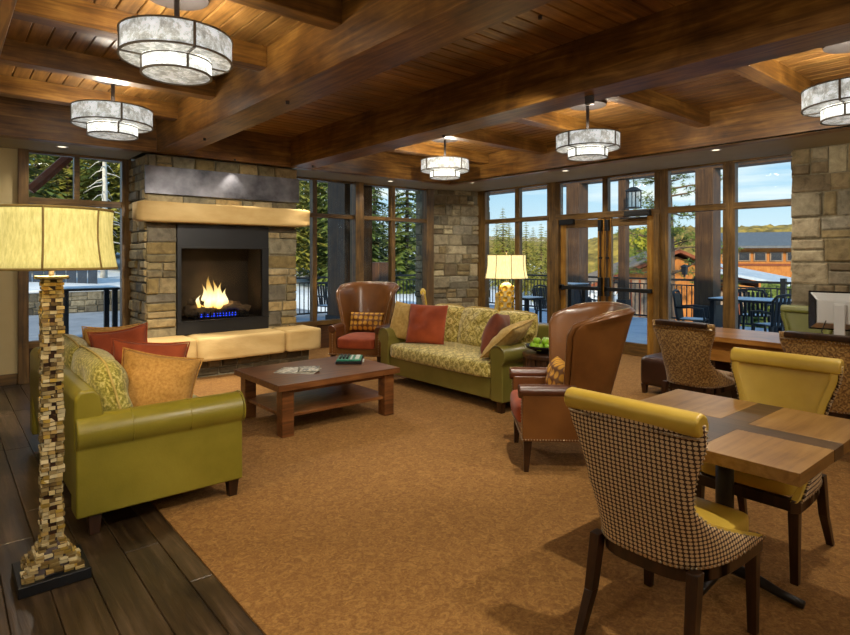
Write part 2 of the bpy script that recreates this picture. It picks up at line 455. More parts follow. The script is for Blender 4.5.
# chamfer corner wall
c0, c1 = Vector((7.28, 8.52, 0)), Vector((8.25, 8.125, 0)); u = (c1-c0).normalized(); nrm = Vector((u.y, -u.x, 0))
if nrm.y > 0: nrm = -nrm
wl = empty('wall_corner', kind='structure')
b = MB(); b.prism([(c0.x, c0.y), (c1.x, c1.y), (c1.x+.35, c1.y+.1), (c1.x+.2, c1.y+.75), (c0.x+.1, c0.y+.55)], 0, 3.6, 'z'); b.build('mortar_backing', 'mortar', wl)
s_ = MB(); stones(s_, c0, u, nrm, (c1-c0).length, HH, 21, hmin=.12, hmax=.26); s_.build('stone_facing', 'stone', wl)
s_ = MB(); stones(s_, (7.38, 9.07, 0), (-.18, -.98, 0), (-.98, .18, 0), .55, 3.4, 22); stones(s_, (8.6, 8.22, 0), (-.25, .97, 0), (.4, -.9, 0), .3, 3.4, 23)
s_.build('stone_return', 'stone', wl)

# right stone pillar
wl = empty('wall_stone_pillar', kind='structure')
MB().box(7.96, 8.5, 1.0, 2.50, 0, HB).build('mortar_backing', 'mortar', wl)
s_ = MB(); stones(s_, (7.96, 2.53, 0), (0, -1, 0), (-1, 0, 0), 1.5, HB, 33, hmin=.14, hmax=.34)
stones(s_, (8.5, 2.50, 0), (-1, 0, 0), (0, 1, 0), .54, HB, 34)
s_.build('stone_facing', 'stone', wl)

# soffit -------------------------------------------------------------
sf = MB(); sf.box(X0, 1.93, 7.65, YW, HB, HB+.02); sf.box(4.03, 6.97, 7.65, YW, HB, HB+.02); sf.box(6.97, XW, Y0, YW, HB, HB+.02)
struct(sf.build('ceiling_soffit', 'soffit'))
# ceiling planks ------------------------------------------------------
def planks(name, x0, x1, y0, y1, along, mat, seed):
    rr = random.Random(seed); m = MB(); pw = .135
    a0, a1 = (x0, x1) if along == 'Y' else (y0, y1); a = a0
    while a < a1:
        b_ = min(a+pw, a1); t = rr.uniform(.62, 1.05); tn = (t, t*rr.uniform(.94, 1), t*rr.uniform(.88, 1))
        if along == 'Y': m.box(a+.003, b_-.003, y0, y1, HC, HC+.02, tn)
        else: m.box(x0, x1, a+.003, b_-.003, HC, HC+.02, tn)
        a = b_
    o = m.build(name, mat, bevel=.006, seg=1); struct(o); return o
planks('ceiling', X0, 2.07, Y0, 7.66, 'Y', 'planksY', 1)
planks('ceiling_center', 2.39, 3.88, Y0, 7.66, 'X', 'planksX', 2)
planks('ceiling_right', 4.18, 6.99, Y0, 7.66, 'Y', 'planksY', 3)
struct(MB().box(X0-.1, XW+.3, Y0-.1, YW+.3, HC+.03, 3.6).build('ceiling_deck', 'darktrim'))
# beams ----------------------------------------------------------------
tn = [0]
def trim(mb, mat, bevel=.006):
    tn[0] += 1; return struct(mb.build('trim_%d' % tn[0], mat, bevel=bevel))
for xa, xb in ((-.12, .3), (2.05, 2.39), (3.86, 4.2)):
    trim(MB().box(xa, xb, Y0, 7.66, HB, HC+.02), 'beamY')
trim(MB().box(-2.2, -1.8, Y0, 7.66, HB, HC+.02), 'beamY')
trim(MB().box(6.97, 7.12, Y0, 7.66, HB-.005, HC+.02), 'beamY')
trim(MB().box(X0, 7.12, 7.6, 7.74, HB-.006, HC+.02), 'beamX')
for y in (6.75, 5.6, 4.45, 3.3, 2.15, 1.0, -.2, -1.4):
    trim(MB().box(.3, 2.05, y, y+.15, 3.08, HC+.02), 'beamX')
    trim(MB().box(-1.8, -.12, y, y+.15, 3.08, HC+.02), 'beamX')
for y in (6.66, 5.46, 4.27, 3.07, 1.9, .7, -.5, -1.7):
    trim(MB().box(4.2, 6.97, y, y+.15, 3.08, HC+.02), 'beamX')
# windows ---------------------------------------------------------------
def window(name, loc, rz, W, z0, z1, posts, bars, gl, panel=None, jamb=.12, pd=.07):
    """local x along the wall, +y outward. posts: (x0,x1,depth) ; bars: (x0,x1,z0,z1); gl: list of panes (x0,x1,z0,z1)"""
    e = empty(name, loc, rz, kind='structure')
    f = MB()
    for x0, x1, d in posts: f.box(x0, x1, -d, .06, z0, z1)
    f.build('post_frame', 'frameZ', e, bevel=.006)
    f = MB()
    for x0, x1, a, b_ in bars: f.box(x0, x1, -pd*.8, .05, a, b_)
    f.build('rail_frame', 'frameX', e, bevel=.005)
    for x0, x1, a, b_ in gl:
        MB().box(x0, x1, .0, .006, a, b_).build('pane', 'glass', e)
    if panel:
        m = MB(); m.box(panel[0], panel[1], -.01, .06, 0, panel[2]); m.build('wood_panel', 'darktrim', e, bevel=.004)
    return e
HT = 2.22
o = .717  # left window
window('window_1', (0, YW, 0), 0, 0, .0, HH, [(.717, .823, .09), (1.85, 1.96, .07)],
       [(.82, 1.86, HH-.05, HH), (.82, 1.86, HT-.04, HT+.04), (.82, 1.86, .42, .5), (1.303, 1.364, HT+.035, HH-.04)],
       [(.81, 1.86, .48, HT), (.81, 1.31, HT, HH-.02), (1.35, 1.86, HT, HH-.02)], panel=(.8, 1.86, .44))
window('window_2', (0, YW, 0), 0, 0, 0, HH, [(3.95, 4.03, .05), (4.70, 4.78, .05), (5.49, 5.66, .12), (6.313, 6.40, .05), (7.12, 7.29, .10)],
       [(4.0, 7.15, HH-.05, HH), (4.0, 7.15, HT-.035, HT+.035), (4.0, 7.15, .40, .47)],
       [(a, b_, c, d) for a, b_ in ((4.02, 4.71), (4.77, 5.5), (5.65, 6.32), (6.39, 7.13)) for c, d in ((.46, HT), (HT, HH-.02))],
       panel=(4.0, 7.15, .41))
# right wall: local x = YT - Y
YT = 8.15
def L(y): return YT-y
window('window_3', (XW, YT, 0), R(-90), 0, 0, HH, [(L(8.15), L(7.93), .06), (L(7.19), L(7.08), .03), (L(6.44), L(6.29), .035)],
       [(L(7.95), L(6.4), HH-.05, HH), (L(7.95), L(6.4), HT-.04, HT+.04), (L(7.95), L(6.4), .12, .2)],
       [(L(a), L(b_), c, d) for a, b_ in ((7.94, 7.2), (7.08, 6.43)) for c, d in ((.19, HT), (HT, HH-.02))], panel=(L(7.95), L(6.4), .13))
window('window_4', (XW, YT, 0), R(-90), 0, HT-.05, HH, [(L(6.30), L(6.16), .03), (L(5.33), L(5.23), .03), (L(4.44), L(4.35), .03)],
       [(L(6.24), L(4.34), HH-.05, HH), (L(6.24), L(4.34), HT-.06, HT+.04)],
       [(L(6.15), L(5.32), HT, HH-.02), (L(5.24), L(4.43), HT, HH-.02)])
window('window_5', (XW, YT, 0), R(-90), 0, 0, HH, [(L(4.347), L(4.22), .04), (L(3.44), L(3.35), .05)],
       [(L(4.22), L(3.4), HH-.05, HH), (L(4.22), L(3.4), HT-.045, HT+.045), (L(4.22), L(3.4), .12, .22)],
       [(L(4.21), L(3.43), .2, HT), (L(4.21), L(3.43), HT, HH-.02)], panel=(L(4.22), L(3.4), .13))
window('window_6', (XW, YT, 0), R(-90), 0, 0, HH, [(L(3.35), L(3.28), .05), (L(1.3), L(1.2), .05)],
       [(L(3.3), L(1.2), HH-.05, HH), (L(3.3), L(1.2), HT-.045, HT+.045), (L(3.3), L(1.2), .12, .22)],
       [(L(3.29), L(1.25), .2, HT), (L(3.29), L(1.25), HT, HH-.02)], panel=(L(3.3), L(1.2), .13))
# doors: hung in the opening
def door(name, y_hi, y_lo, latch_at_lo):
    e = empty(name, (XW, y_hi, 0), R(-90), kind='structure'); W = y_hi-y_lo
    f = MB()
    f.box(0, .11, -.03, .03, .01, 2.158); f.box(W-.125, W, -.03, .03, .01, 2.158)
    f.build('stile', 'door', e, bevel=.005)
    f = MB(); f.box(.12, W-.12, -.028, .028, 2.02, 2.15); f.box(.12, W-.12, -.028, .028, .01, .20)
    f.build('door_rail', 'frameX', e, bevel=.005)
    MB().box(.11, W-.11, -.003, .003, .19, 2.03).build('pane', 'glass', e)
    lx = W-.055 if latch_at_lo else .055
    r = MB(); r.tube([(lx, -.065, .05), (lx, -.065, 2.1)], .011, 8)
    r.box(lx-.03, lx+.03, -.09, -.03, 1.95, 2.13); r.box(lx-.03, lx+.03, -.09, -.03, .9, 1.2); r.box(lx-.02, lx+.02, -.08, -.03, 1.5, 1.53)
    r.build('latch_rod', 'black', e, bevel=.004)
    h = MB(); h.box(.02, W-.02, -.10, -.055, .985, 1.045); h.box(.02, .08, -.1, -.028, .97, 1.06)
    h.build('push_bar', 'black', e, bevel=.006)
    c = MB()
    if latch_at_lo: c.box(.02, .30, -.10, -.03, 2.08, 2.17)
    else: c.box(W-.46, W-.04, -.12, -.04, 2.16, 2.24); c.box(W-.55, W-.1, -.09, -.07, 2.12, 2.14)
    c.build('door_closer', 'black', e, bevel=.005)
for a_, b_ in ((6.165, 6.29), (4.34, 4.425)): struct(MB().box(XW-.08, XW+.05, a_, b_, 0, HT-.05).build('door_jamb', 'frameZ', bevel=.004))
door('door_1', 6.15, 5.29, True); door('door_2', 5.275, 4.43, False)

# ------------------------------------------------------------------ fireplace
FX0, FX1 = 1.95, 4.0
fp = empty('fireplace', (2.97, YF, 0), 0, 'stone fireplace with steel panel, pale sandstone mantel and glowing gas fire', 'fireplace')
def F(mb, name, mat, parent=fp, **k):
    bmesh.ops.translate(mb.bm, verts=mb.bm.verts, vec=(-2.97, -YF, 0)); return mb.build(name, mat, parent, **k)
m = MB(); m.box(FX0+.02, 2.33, YF+.03, YW-.02, 0, HB-.02); m.box(3.53, FX1-.02, YF+.03, YW-.02, 0, HB-.02)
m.box(2.33, 3.53, YF+.03, YW-.02, 1.93, HB-.02); m.box(2.33, 3.53, YF+.03, YW-.02, 0, .55)
F(m, 'masonry_core', 'mortar')
s_ = MB()
FT = ['b8a880', 'a2956f', 'c6b690', '8e8468', 'a8946a', '98937e', 'cfc09a', '9c8a5c', '7c776a', 'b4a074']
stones(s_, (FX0, YF+.02, .3), (1, 0, 0), (0, -1, 0), 2.31-FX0, 1.65, 11, tones=FT, hmin=.09, hmax=.26)
stones(s_, (3.545, YF+.02, .3), (1, 0, 0), (0, -1, 0), FX1-3.545, 1.65, 15, tones=FT, hmin=.09, hmax=.26)
stones(s_, (FX0, YF+.02, 1.95), (1, 0, 0), (0, -1, 0), FX1-FX0, .86, 16, tones=FT, hmin=.1, hmax=.2)
stones(s_, (FX0+.02, YW-.03, 0), (0, -1, 0), (-1, 0, 0), YW-.03-YF-.02, HB-.02, 12, tones=FT, hmin=.08, hmax=.2)
F(s_, 'stone_surround', 'stone')
# steel panel and mantel
pn = F(MB().box(1.92, 4.0, YF-.07, YF-.045, 2.315, 2.66), 'steel_panel', 'steel', bevel=.003)
pn['label'] = 'mottled dark steel panel'
def slab(mb, x0, x1, y0, y1, z0, z1, seed, nx=36, amp=.012):
    rr = random.Random(seed)
    def fn(u, v):
        x = x0+(x1-x0)*u; k = v*4
        if k <= 1: y, z = y1+(y0-y1)*k, z0
        elif k <= 2: y, z = y0, z0+(z1-z0)*(k-1)
        elif k <= 3: y, z = y0+(y1-y0)*(k-2), z1
        else: y, z = y1, z1+(z0-z1)*(k-3)
        cy, cz = (y0+y1)/2, (z0+z1)/2
        e = min(u, 1-u)*(x1-x0); rnd = 1-.12*max(0, 1-e/.05)**2
        n = noise.noise(Vector((x*5, y*9, z*9+seed)))*amp + noise.noise(Vector((x*18, y*25, z*25+seed)))*amp*.5
        return Vector((x, cy+(y-cy)*rnd+(n if y <= cy else 0)*(1 if k > .6 else 0), cz+(z-cz)*rnd+n*.5*(1 if z > cz else -1)))
    mb.grid(fn, nx, 32)
    bmesh.ops.holes_fill(mb.bm, edges=[e for e in mb.bm.edges if e.is_boundary])
    bmesh.ops.remove_doubles(mb.bm, verts=mb.bm.verts, dist=1e-4); return mb
m = MB(); slab(m, 1.79, 4.07, YF-.27, YF+.0, 1.965, 2.205, 4); F(m, 'mantel', 'slab', smooth=True)
m = MB(); slab(m, 1.45, 2.42, 7.2, YF+.03, .24, .53, 5, 20); slab(m, 2.425, 3.6, 7.2, YF+.03, .24, .53, 6, 20); slab(m, 3.605, 4.14, 7.2, YF+.03, .24, .53, 7, 14)
F(m, 'hearth', 'slab', smooth=True)
m = MB(); m.box(1.55, 4.05, 7.42, YF+.03, 0, .25); F(m, 'hearth_base_core', 'mortar')
s_ = MB(); stones(s_, (1.55, 7.42, .02), (1, 0, 0), (0, -1, 0), 2.5, .23, 14, hmin=.09, hmax=.13, tones=['6b6048', '7a6e54', '5d5440'])
F(s_, 'hearth_base_stones', 'stone')
# fire box
m = MB()
m.box(2.31, 3.545, YF-.03, YF+.02, 1.66, 1.95); m.box(2.31, 3.545, YF-.03, YF+.02, .53, .70)
m.box(2.31, 2.36, YF-.035, YF+.02, .7, 1.66); m.box(3.45, 3.545, YF-.035, YF+.02, .7, 1.66)
m.box(2.36, 3.45, YF-.04, YF-.02, 1.64, 1.665); m.box(2.31, 3.545, YF-.045, YF-.02, .69, .705)
fb = F(m, 'firebox', 'black', bevel=.003)
def Fs(mb, name, mat, **k): return F(mb, name, mat, fb, **k)
m = MB(); m.box(2.36, 3.45, YF+.46, YF+.48, .7, 1.7); m.box(2.34, 2.36, YF+.02, YF+.48, .7, 1.7); m.box(3.45, 3.47, YF+.02, YF+.48, .7, 1.7)
m.box(2.34, 3.47, YF+.02, YF+.48, 1.66, 1.7); m.box(2.34, 3.47, YF+.02, YF+.48, .66, .70)
Fs(m, 'fire_chamber', 'firebrick')
Fs(MB().box(2.36, 3.45, YF-.01, YF-.005, .705, 1.64), 'glass_front', 'fireglass')
rr = random.Random(5)
def logm(p0, p1, r):
    p0, p1 = Vector(p0), Vector(p1); n = 8
    pts = [p0.lerp(p1, i/n)+Vector((0, rr.uniform(-.01, .01), rr.uniform(-.012, .012))) for i in range(n+1)]
    return MB().tube(pts, [r*rr.uniform(.85, 1.12) for _ in pts], 12)
for p0, p1, r in (((2.5, YF+.28, .82), (3.28, YF+.34, .80), .06), ((2.46, YF+.16, .80), (2.82, YF+.14, .80), .055), ((2.95, YF+.30, .92), (3.32, YF+.1, .80), .05),
                  ((2.86, YF+.14, .80), (3.2, YF+.2, .88), .045), ((2.55, YF+.3, .93), (2.75, YF+.2, .90), .045)):
    Fs(logm(p0, p1, r), 'fire_log', 'log', smooth=True)
m = MB()
for k in range(9): m.box(2.6+.08*k, 2.615+.08*k, YF+.07, YF+.09, .72, .80)
m.box(2.55, 3.3, YF+.07, YF+.3, .70, .725); m.box(2.55, 3.3, YF+.07, YF+.09, .745, .76)
Fs(m, 'fire_grate', 'black')
def flame(cx, cy, z0, h, w, seed):
    rr = random.Random(seed); ph = rr.uniform(0, 6)
    def fn(u, v):
        a = u*2*math.pi; r = w*(math.sin(math.pi*min(1, v*.92+.1))**.8)*(1-v)**.55+.001
        return Vector((r*math.cos(a)+.035*math.sin(v*5+ph)*v, r*.5*math.sin(a), v*h))
    o = MB().grid(fn, 14, 14, closed=True).build('flame', 'flame', fb, smooth=True)
    o.location = (cx-2.97, cy-YF, z0)
for k, (x, y, z, h, w_) in enumerate(((2.72, .2, .86, .30, .05), (2.80, .18, .84, .46, .07), (2.88, .2, .84, .38, .06), (2.95, .19, .85, .33, .06), (3.02, .2, .84, .26, .05), (2.76, .14, .82, .26, .06), (2.91, .13, .82, .24, .07), (2.66, .2, .85, .17, .04))):
    flame(x, YF+y, z, h, w_, k)
m = MB()
for k in range(12):
    x = 2.66+k*.042
    m.lathe([(.001, 0), (.014, .012), (.008, .03), (.001, .05)], 8, (x, YF+.11, .727), cap=False)
Fs(m, 'pilot_flame', 'blueflame', smooth=True)

# ------------------------------------------------------------------ lights helper
def light(kind, loc, power, col=(1, .89, .73), size=.05, rot=None, cone=None, blend=.6, name='lamp_light', parent=None):
    d = bpy.data.lights.new(name, kind); d.energy = power; d.color = col
    if kind in ('POINT', 'SPOT'): d.shadow_soft_size = size
    if kind == 'SPOT': d.spot_size = R(cone); d.spot_blend = blend
    o = bpy.data.objects.new(name, d); COL.objects.link(o); o.location = loc
    if rot: o.rotation_euler = rot
    if parent: o.parent = parent
    return o
def aim(o, target):
    o.rotation_euler = (Vector(target)-o.location).to_track_quat('-Z', 'Y').to_euler()

light('POINT', (2.88, YF+.2, 1.0), 7, (1, .6, .25), .12, name='fire_light')
# ------------------------------------------------------------------ pendant lights
def make_pendant():
    e = empty('pendant_light', (0, 0, 0)); r, r2 = .345, .215      # z=0 is underside of main drum
    MB().lathe([(.2, 0), (.2, .02)], 32, (0, 0, .43)).build('canopy', 'canopymetal', e, smooth=False, bevel=.004)
    MB().tube([(0, 0, .1), (0, 0, .44)], .017, 12).build('rod', 'bronze', e, smooth=True)
    f = MB()
    def ring(ra, z, h=.010, t=.010): f.lathe([(ra-t, z), (ra+.004, z), (ra+.004, z+h), (ra-t, z+h), (ra-t, z)], 48, cap=False)
    ring(r, 0); ring(r, .15); ring(r2, -.012, .008); ring(r2, -.10, .010)
    for k in range(4):
        a = k*math.pi/2; ca, sa = math.cos(a), math.sin(a)
        f.obox((r*ca, r*sa, .08), (.010, .016, .16), (0, 0, a)); f.obox(((r+r2)/2*ca, (r+r2)/2*sa, -.004), (r-r2, .014, .008), (0, 0, a))
        f.obox(((r2+.002)*ca, (r2+.002)*sa, -.05), (.008, .014, .09), (0, 0, a))
        if k % 2 == 0: f.obox((r/2*ca, r/2*sa, .145), (r, .014, .012), (0, 0, a))
    f.build('metal_frame', 'ringmetal', e)
    MB().lathe([(r-.004, .006), (r-.004, .155)], 64, cap=False).build('drum_shade', 'mica', e, smooth=True, solid=.004)
    MB().lathe([(r-.006, .004), (r2, .004)], 64, cap=False).build('ring_diffuser', 'micadisc', e, solid=.003)
    MB().lathe([(r2-.002, .0), (r2-.004, -.09)], 64, cap=False).build('lower_shade', 'micalow', e, smooth=True, solid=.004)
    MB().lathe([(r2-.006, -.092), (.12, -.105), (.001, -.11)], 48, cap=False).build('bottom_diffuser', 'micadisc', e, smooth=True, solid=.003)
    for k in range(3):
        a = k*2.1; MB().sphere((.15*math.cos(a), .15*math.sin(a), .06), .028).build('bulb', 'bulb', e, smooth=True)
    return e
pend = make_pendant()
PL = [((1.19, 3.95), 2.815, 'mica drum pendant light nearest the camera, top left of the photo'),
      ((1.26, 6.12), 2.775, 'mica drum pendant light above the left window'),
      ((5.56, 6.18), 2.76, 'small-looking mica drum pendant light farthest away, before the stone corner'),
      ((5.53, 3.77), 2.73, 'mica drum pendant light above the glass doors'),
      ((5.55, 1.33), 2.72, 'mica drum pendant light cut by the right edge of the photo'),
]
UP = 24
for i, ((x, y), z, lab) in enumerate(PL):
    if lab is None: lab = 'mica drum pendant light overhead, out of the frame'
    if i == 0:
        o = pend; o.location = (x, y, z); tag(o, lab, 'pendant light', 'drum pendant lights')
    else:
        o = copy_tree(pend); o.location = (x, y, z); o['label'] = lab; o['group'] = 'drum pendant lights'
    # reach the ceiling with rod/canopy
    dz = HC-.022-(z+.43)
    for ch in [q for q in bpy.data.objects if q.parent == o]:
        if ch.name.startswith('canopy'): ch.location.z += dz
        if ch.name.startswith('rod'): ch.scale.z = (HC-.02-z)/.44; 
    light('POINT', (x, y, z+.13), UP, size=.12, name='pendant_bulb_light')

# unseen globes added behind and beside the camera as fill light
for k, (x, y, w_) in enumerate(((1.19, -1.0, 'behind the camera, over the hardwood edge'), (3.1, -1.7, 'behind the camera, in the centre bay'), (5.55, -.9, 'behind the dining table'), (-1.0, 1.2, 'over the hardwood, left of the camera'), (-1.0, 3.95, 'over the hardwood beside the floor lamp'))):
    e = empty('fill_globe', (x, y, 2.62), 0, 'added unseen fill globe ' + w_ + ', out of the frame', 'pendant light')
    MB().sphere((0, 0, 0), .17, u=24, v=16).build('globe', M['globe'], e, smooth=True)
    MB().tube([(0, 0, .16), (0, 0, HC-.005-2.62)], .012, 8).build('rod', 'bronze', e, smooth=True)
# spot heads and cans ---------------------------------------------------
def spot_head(x, y, z, target, power, cone, label, col=(1, .90, .75)):
    e = empty('ceiling_spotlight', (x, y, z), 0, label, 'spotlight')
    k = 1.5 if 'cylinder' in label else .6
    MB().lathe([(.026*k, -.010), (.026*k, 0)], 20).build('mount', 'bronze', e)
    MB().lathe([(.018*k, -.04*k), (.024*k, -.04*k), (.024*k, -.009), (.018*k, -.009)], 20).build('head', 'canopymetal', e)
    l = light('SPOT', (x, y, z-.07), power, col, .02, cone=cone, name='spot_light'); aim(l, target)
SP = [(2.22, 4.43, HB, (2.9, 7.6, 1.25), 230, 56, 'tiny metal spotlight under the left main beam'),
      (4.05, 7.3, HB, (4.5, 6.0, 0), 90, 110, 'tiny metal spotlight at the far end of the right main beam'),
      (4.03, 2.73, HB, (7.3, 2.2, 1.2), 130, 95, 'short black cylinder spotlight under the right main beam'),
      (3.28, 2.63, HC, (3.7, 4.9, 0), 140, 95, 'tiny spotlight on the centre ceiling planks'),
      (3.0, 7.50, HB, (3.0, 7.57, 1.9), 26, 78, 'small spotlight aimed down on the steel panel and mantel'),
      (2.22, 6.4, HB, (1.75, 6.85, 0), 240, 60, 'tiny spotlight before the fireplace under the left main beam'),
      (4.12, 4.6, HB, (7.7, 8.2, 1.6), 170, 60, 'tiny spotlight under the right main beam aimed at the stone corner'),
      (4.03, .9, HB, (3.0, .9, 0), 70, 120, 'added fill spotlight over the dining table, out of the frame'),  # last three spots are unseen, added to brighten the room
      (2.22, .9, HB, (1.5, 2.6, 0), 90, 120, 'added fill spotlight behind the camera, out of the frame'),
      (.1, 1.5, HB, (.6, 3.4, 0), 70, 100, 'added fill spotlight over the floor lamp, out of the frame')]
for a in SP: spot_head(*a)
def can(x, y, power, label, z=HB):
    e = empty('recessed_light', (x, y, z), 0, label, 'recessed light')
    MB().lathe([(.045, -.006), (.065, -.006), (.065, 0), (.045, 0), (.045, -.006)], 24, cap=False).build('trim_ring', 'whiteplastic', e, smooth=False)
    MB().lathe([(.044, -.003), (.001, -.003)], 24, cap=False).build('lens', 'canlens', e, solid=.001)
    l = light('SPOT', (x, y, z-.02), power, (1, .90, .75), .04, cone=150, name='can_light'); 
can(7.2, 3.1, 60, 'recessed soffit light beside the right stone pillar')
can(7.2, 5.3, 55, 'added recessed fill light before the glass doors')  # this and the next three cans are added as fill
can(7.1, 7.2, 45, 'added recessed fill light before the stone corner')
can(1.1, 7.95, 22, 'added recessed fill light above the left window')
can(5.9, 7.95, 26, 'added recessed fill light above the windows behind the armchair')

m = MB(); m.lathe([(.1, -.012), (.1, 0)], 24); o = m.build('ceiling_speaker', 'black'); o.location = (4.55, 4.9, HC); tag(o, 'dark round ceiling vent between two pendant lights', 'vent')

# ------------------------------------------------------------------ soft shapes
def cushion(w, h, t, pinch=.06, ruffle=0, nu=20, puff=.55, seed=0, sag=0, rc=0):
    """pillow standing in local xz, thickness y, centred"""
    mb = MB()
    def side(sg):
        def fn(u, v):
            a, b = u*2-1, v*2-1
            e = (1-abs(a)**2.6)*(1-abs(b)**2.6); th = t/2*max(0, e)**puff
            k = 1-pinch*(1-abs(b)**2)*abs(a)**3; k2 = 1-pinch*(1-abs(a)**2)*abs(b)**3
            q_ = 1-rc*(abs(a)*abs(b))**3
            x, z = a*w/2*k*q_, b*h/2*k2*q_
            n = noise.noise(Vector((a*2.1+seed, b*2.1, sg*3)))*.05*t*4*e
            r = ruffle*math.sin(a*40+b*37)*max(0, 1-e*6)
            return Vector((x, sg*(th+.002)+n*sg+r, z-sag*(1-abs(a)**2)*max(0, b)*h))
        return fn
    mb.grid(side(1), nu, nu, (w, h)); mb.grid(side(-1), nu, nu, (w, h))
    bmesh.ops.remove_doubles(mb.bm, verts=mb.bm.verts, dist=.0045)
    return mb
def pillow(name, mat, w, h, t, loc, rot, label, group=None, pip=None, cat='pillow', puff=.55, **k):
    from mathutils import Euler
    o = cushion(w, h, t, puff=puff, **k).build(name, mat, smooth=True, sub=1)
    o.location = loc; o.rotation_euler = rot; tag(o, label, cat, group)
    if pip:
        pts = []
        for i in range(41):
            a = i/40*4; sd = int(a) % 4; f = (a % 1)*2-1; p = k.get('pinch', .06)
            e = 1-p*(1-f*f)
            x, z = [(f, -e), (e, f), (-f, e), (-e, -f)][sd]; pts.append((x*w/2, 0, z*h/2))
        MB().tube(pts, .006, 6, cap=False).build('piping', pip, o, smooth=True)
    return o

def softbox(x0, x1, y0, y1, z0, z1, crown=.02, n=14, rnd=.16):
    """seat cushion with crowned faces"""
    mb = MB(); bm = mb.bm
    bmesh.ops.create_cube(bm, size=2); bmesh.ops.subdivide_edges(bm, edges=bm.edges[:], cuts=7, use_grid_fill=True)
    cx, cy, cz = (x0+x1)/2, (y0+y1)/2, (z0+z1)/2; hx, hy, hz = (x1-x0)/2, (y1-y0)/2, (z1-z0)/2
    r = min(hx, hy, hz)*rnd*3
    for v in bm.verts:
        a, b, c = v.co
        P = Vector((a*hx, b*hy, c*hz))
        q = Vector((max(-hx+r, min(hx-r, P.x)), max(-hy+r, min(hy-r, P.y)), max(-hz+r, min(hz-r, P.z))))
        d = P-q
        if d.length > 1e-6: P = q+d.normalized()*min(r, max(abs(d.x), abs(d.y), abs(d.z)))
        if c > .99: P.z += crown*(1-a*a)*(1-b*b)
        if abs(b) > .99: P.y += b*crown*.6*(1-a*a)*(1-c*c)
        v.co = P+Vector((cx, cy, cz))
    return mb

# ------------------------------------------------------------------ sofa
def make_sofa(W, leather, fabric, label, seat='one', armh=.66, back_n=3):
    e = empty('leather_sofa', (0, 0, 0)); tag(e, label, 'sofa', None)
    D = .93; hx = W/2
    m = MB(); m.box(-hx+.1, hx-.1, -D/2+.03, D/2-.04, .115, .33); m.build('base_frame', leather, e, bevel=.015, seg=3)
    for s in (-1, 1):
        # roll arm outline in xz
        pts = []; cx, cz, r = hx-.10, armh-.1, .1
        pts.append((hx-.03, .115)); pts.append((hx-.035, .45))
        for k in range(13):
            a = R(-50+k*(250/12)); pts.append((cx+r*math.cos(a), cz+r*math.sin(a)))
        pts.append((hx-.19, .44)); pts.append((hx-.19, .115))
        pts = [(s*p, q) for p, q in pts]
        m = MB(); m.prism(pts, -D/2, D/2-.005, 'y'); m.build('arm', leather, e, bevel=.012, seg=3)
        m = MB()   # welts
        pp = [(s*(cx+(r+.002)*math.cos(R(-50+k*20.8))), -D/2-.002, cz+(r+.002)*math.sin(R(-50+k*20.8))) for k in range(13)]
        m.tube(pp, .006, 6)
        m.build('arm_welt', leather, e, smooth=True)
        for yy in (-.14, .18): MB().tube([(s*(cx+(r+.001)*math.cos(R(-45+k*20))), yy, cz+(r+.001)*math.sin(R(-45+k*20))) for k in range(12)], .003, 6).build('arm_seam', leather, e, smooth=True)
    m = MB(); m.prism([(D/2-.2, .3), (D/2-.04, .115), (D/2, .5), (D/2+.0, .76), (D/2-.03, .80), (D/2-.10, .80), (D/2-.13, .76)], -hx+.06, hx-.06, 'x')
    m.build('backrest', leather, e, bevel=.02, seg=3)
    softbox(-hx+.19, hx-.19, -D/2-.02, D/2-.18, .31, .49, .025).build('seat_cushion', fabric, e, smooth=True, sub=1)
    for sx in (-1, 1):
        for yy in (-D/2+.05, D/2-.1):
            MB().taper((sx*(hx-.09), yy, 0), (.025, .025), (sx*(hx-.09), yy, .12), (.035, .035)).build('leg', 'darkwood', e, bevel=.004)
    wn = (W-.40)/back_n
    for k in range(back_n):
        o = cushion(wn+.03, .50, .24, pinch=0, puff=.42, seed=k*3, rc=.10).build('back_cushion', fabric, e, smooth=True, sub=1)
        o.location = (-hx+.20+wn*(k+.5), D/2-.24, .69); o.rotation_euler = (R(-14), 0, 0)
        pts = []
        for i in range(41):
            a = i/40*4; sd = int(a) % 4; f = (a % 1)*2-1; x, z = [(f, -1), (1, f), (-f, 1), (-1, -f)][sd]; q_ = 1-.1*abs(f)**3
            pts.append((x*q_*(wn+.03)/2, 0, z*q_*.25))
        MB().tube(pts, .007, 6, cap=False).build('piping', 'piping', o, smooth=True)
    return e
sA = make_sofa(2.15, 'gleather', 'brocade2', 'green leather sofa with roll arms seen from its side, by the floor lamp', back_n=2)
sA.location = (1.02, 3.55+1.075, 0); sA.rotation_euler = (0, 0, R(90))
sB = make_sofa(2.08, 'gleather2', 'brocade', 'green leather sofa with patterned gold seat, facing the coffee table', back_n=3)
sB.location = (4.62, 4.80, 0); sB.rotation_euler = (0, 0, R(-90))

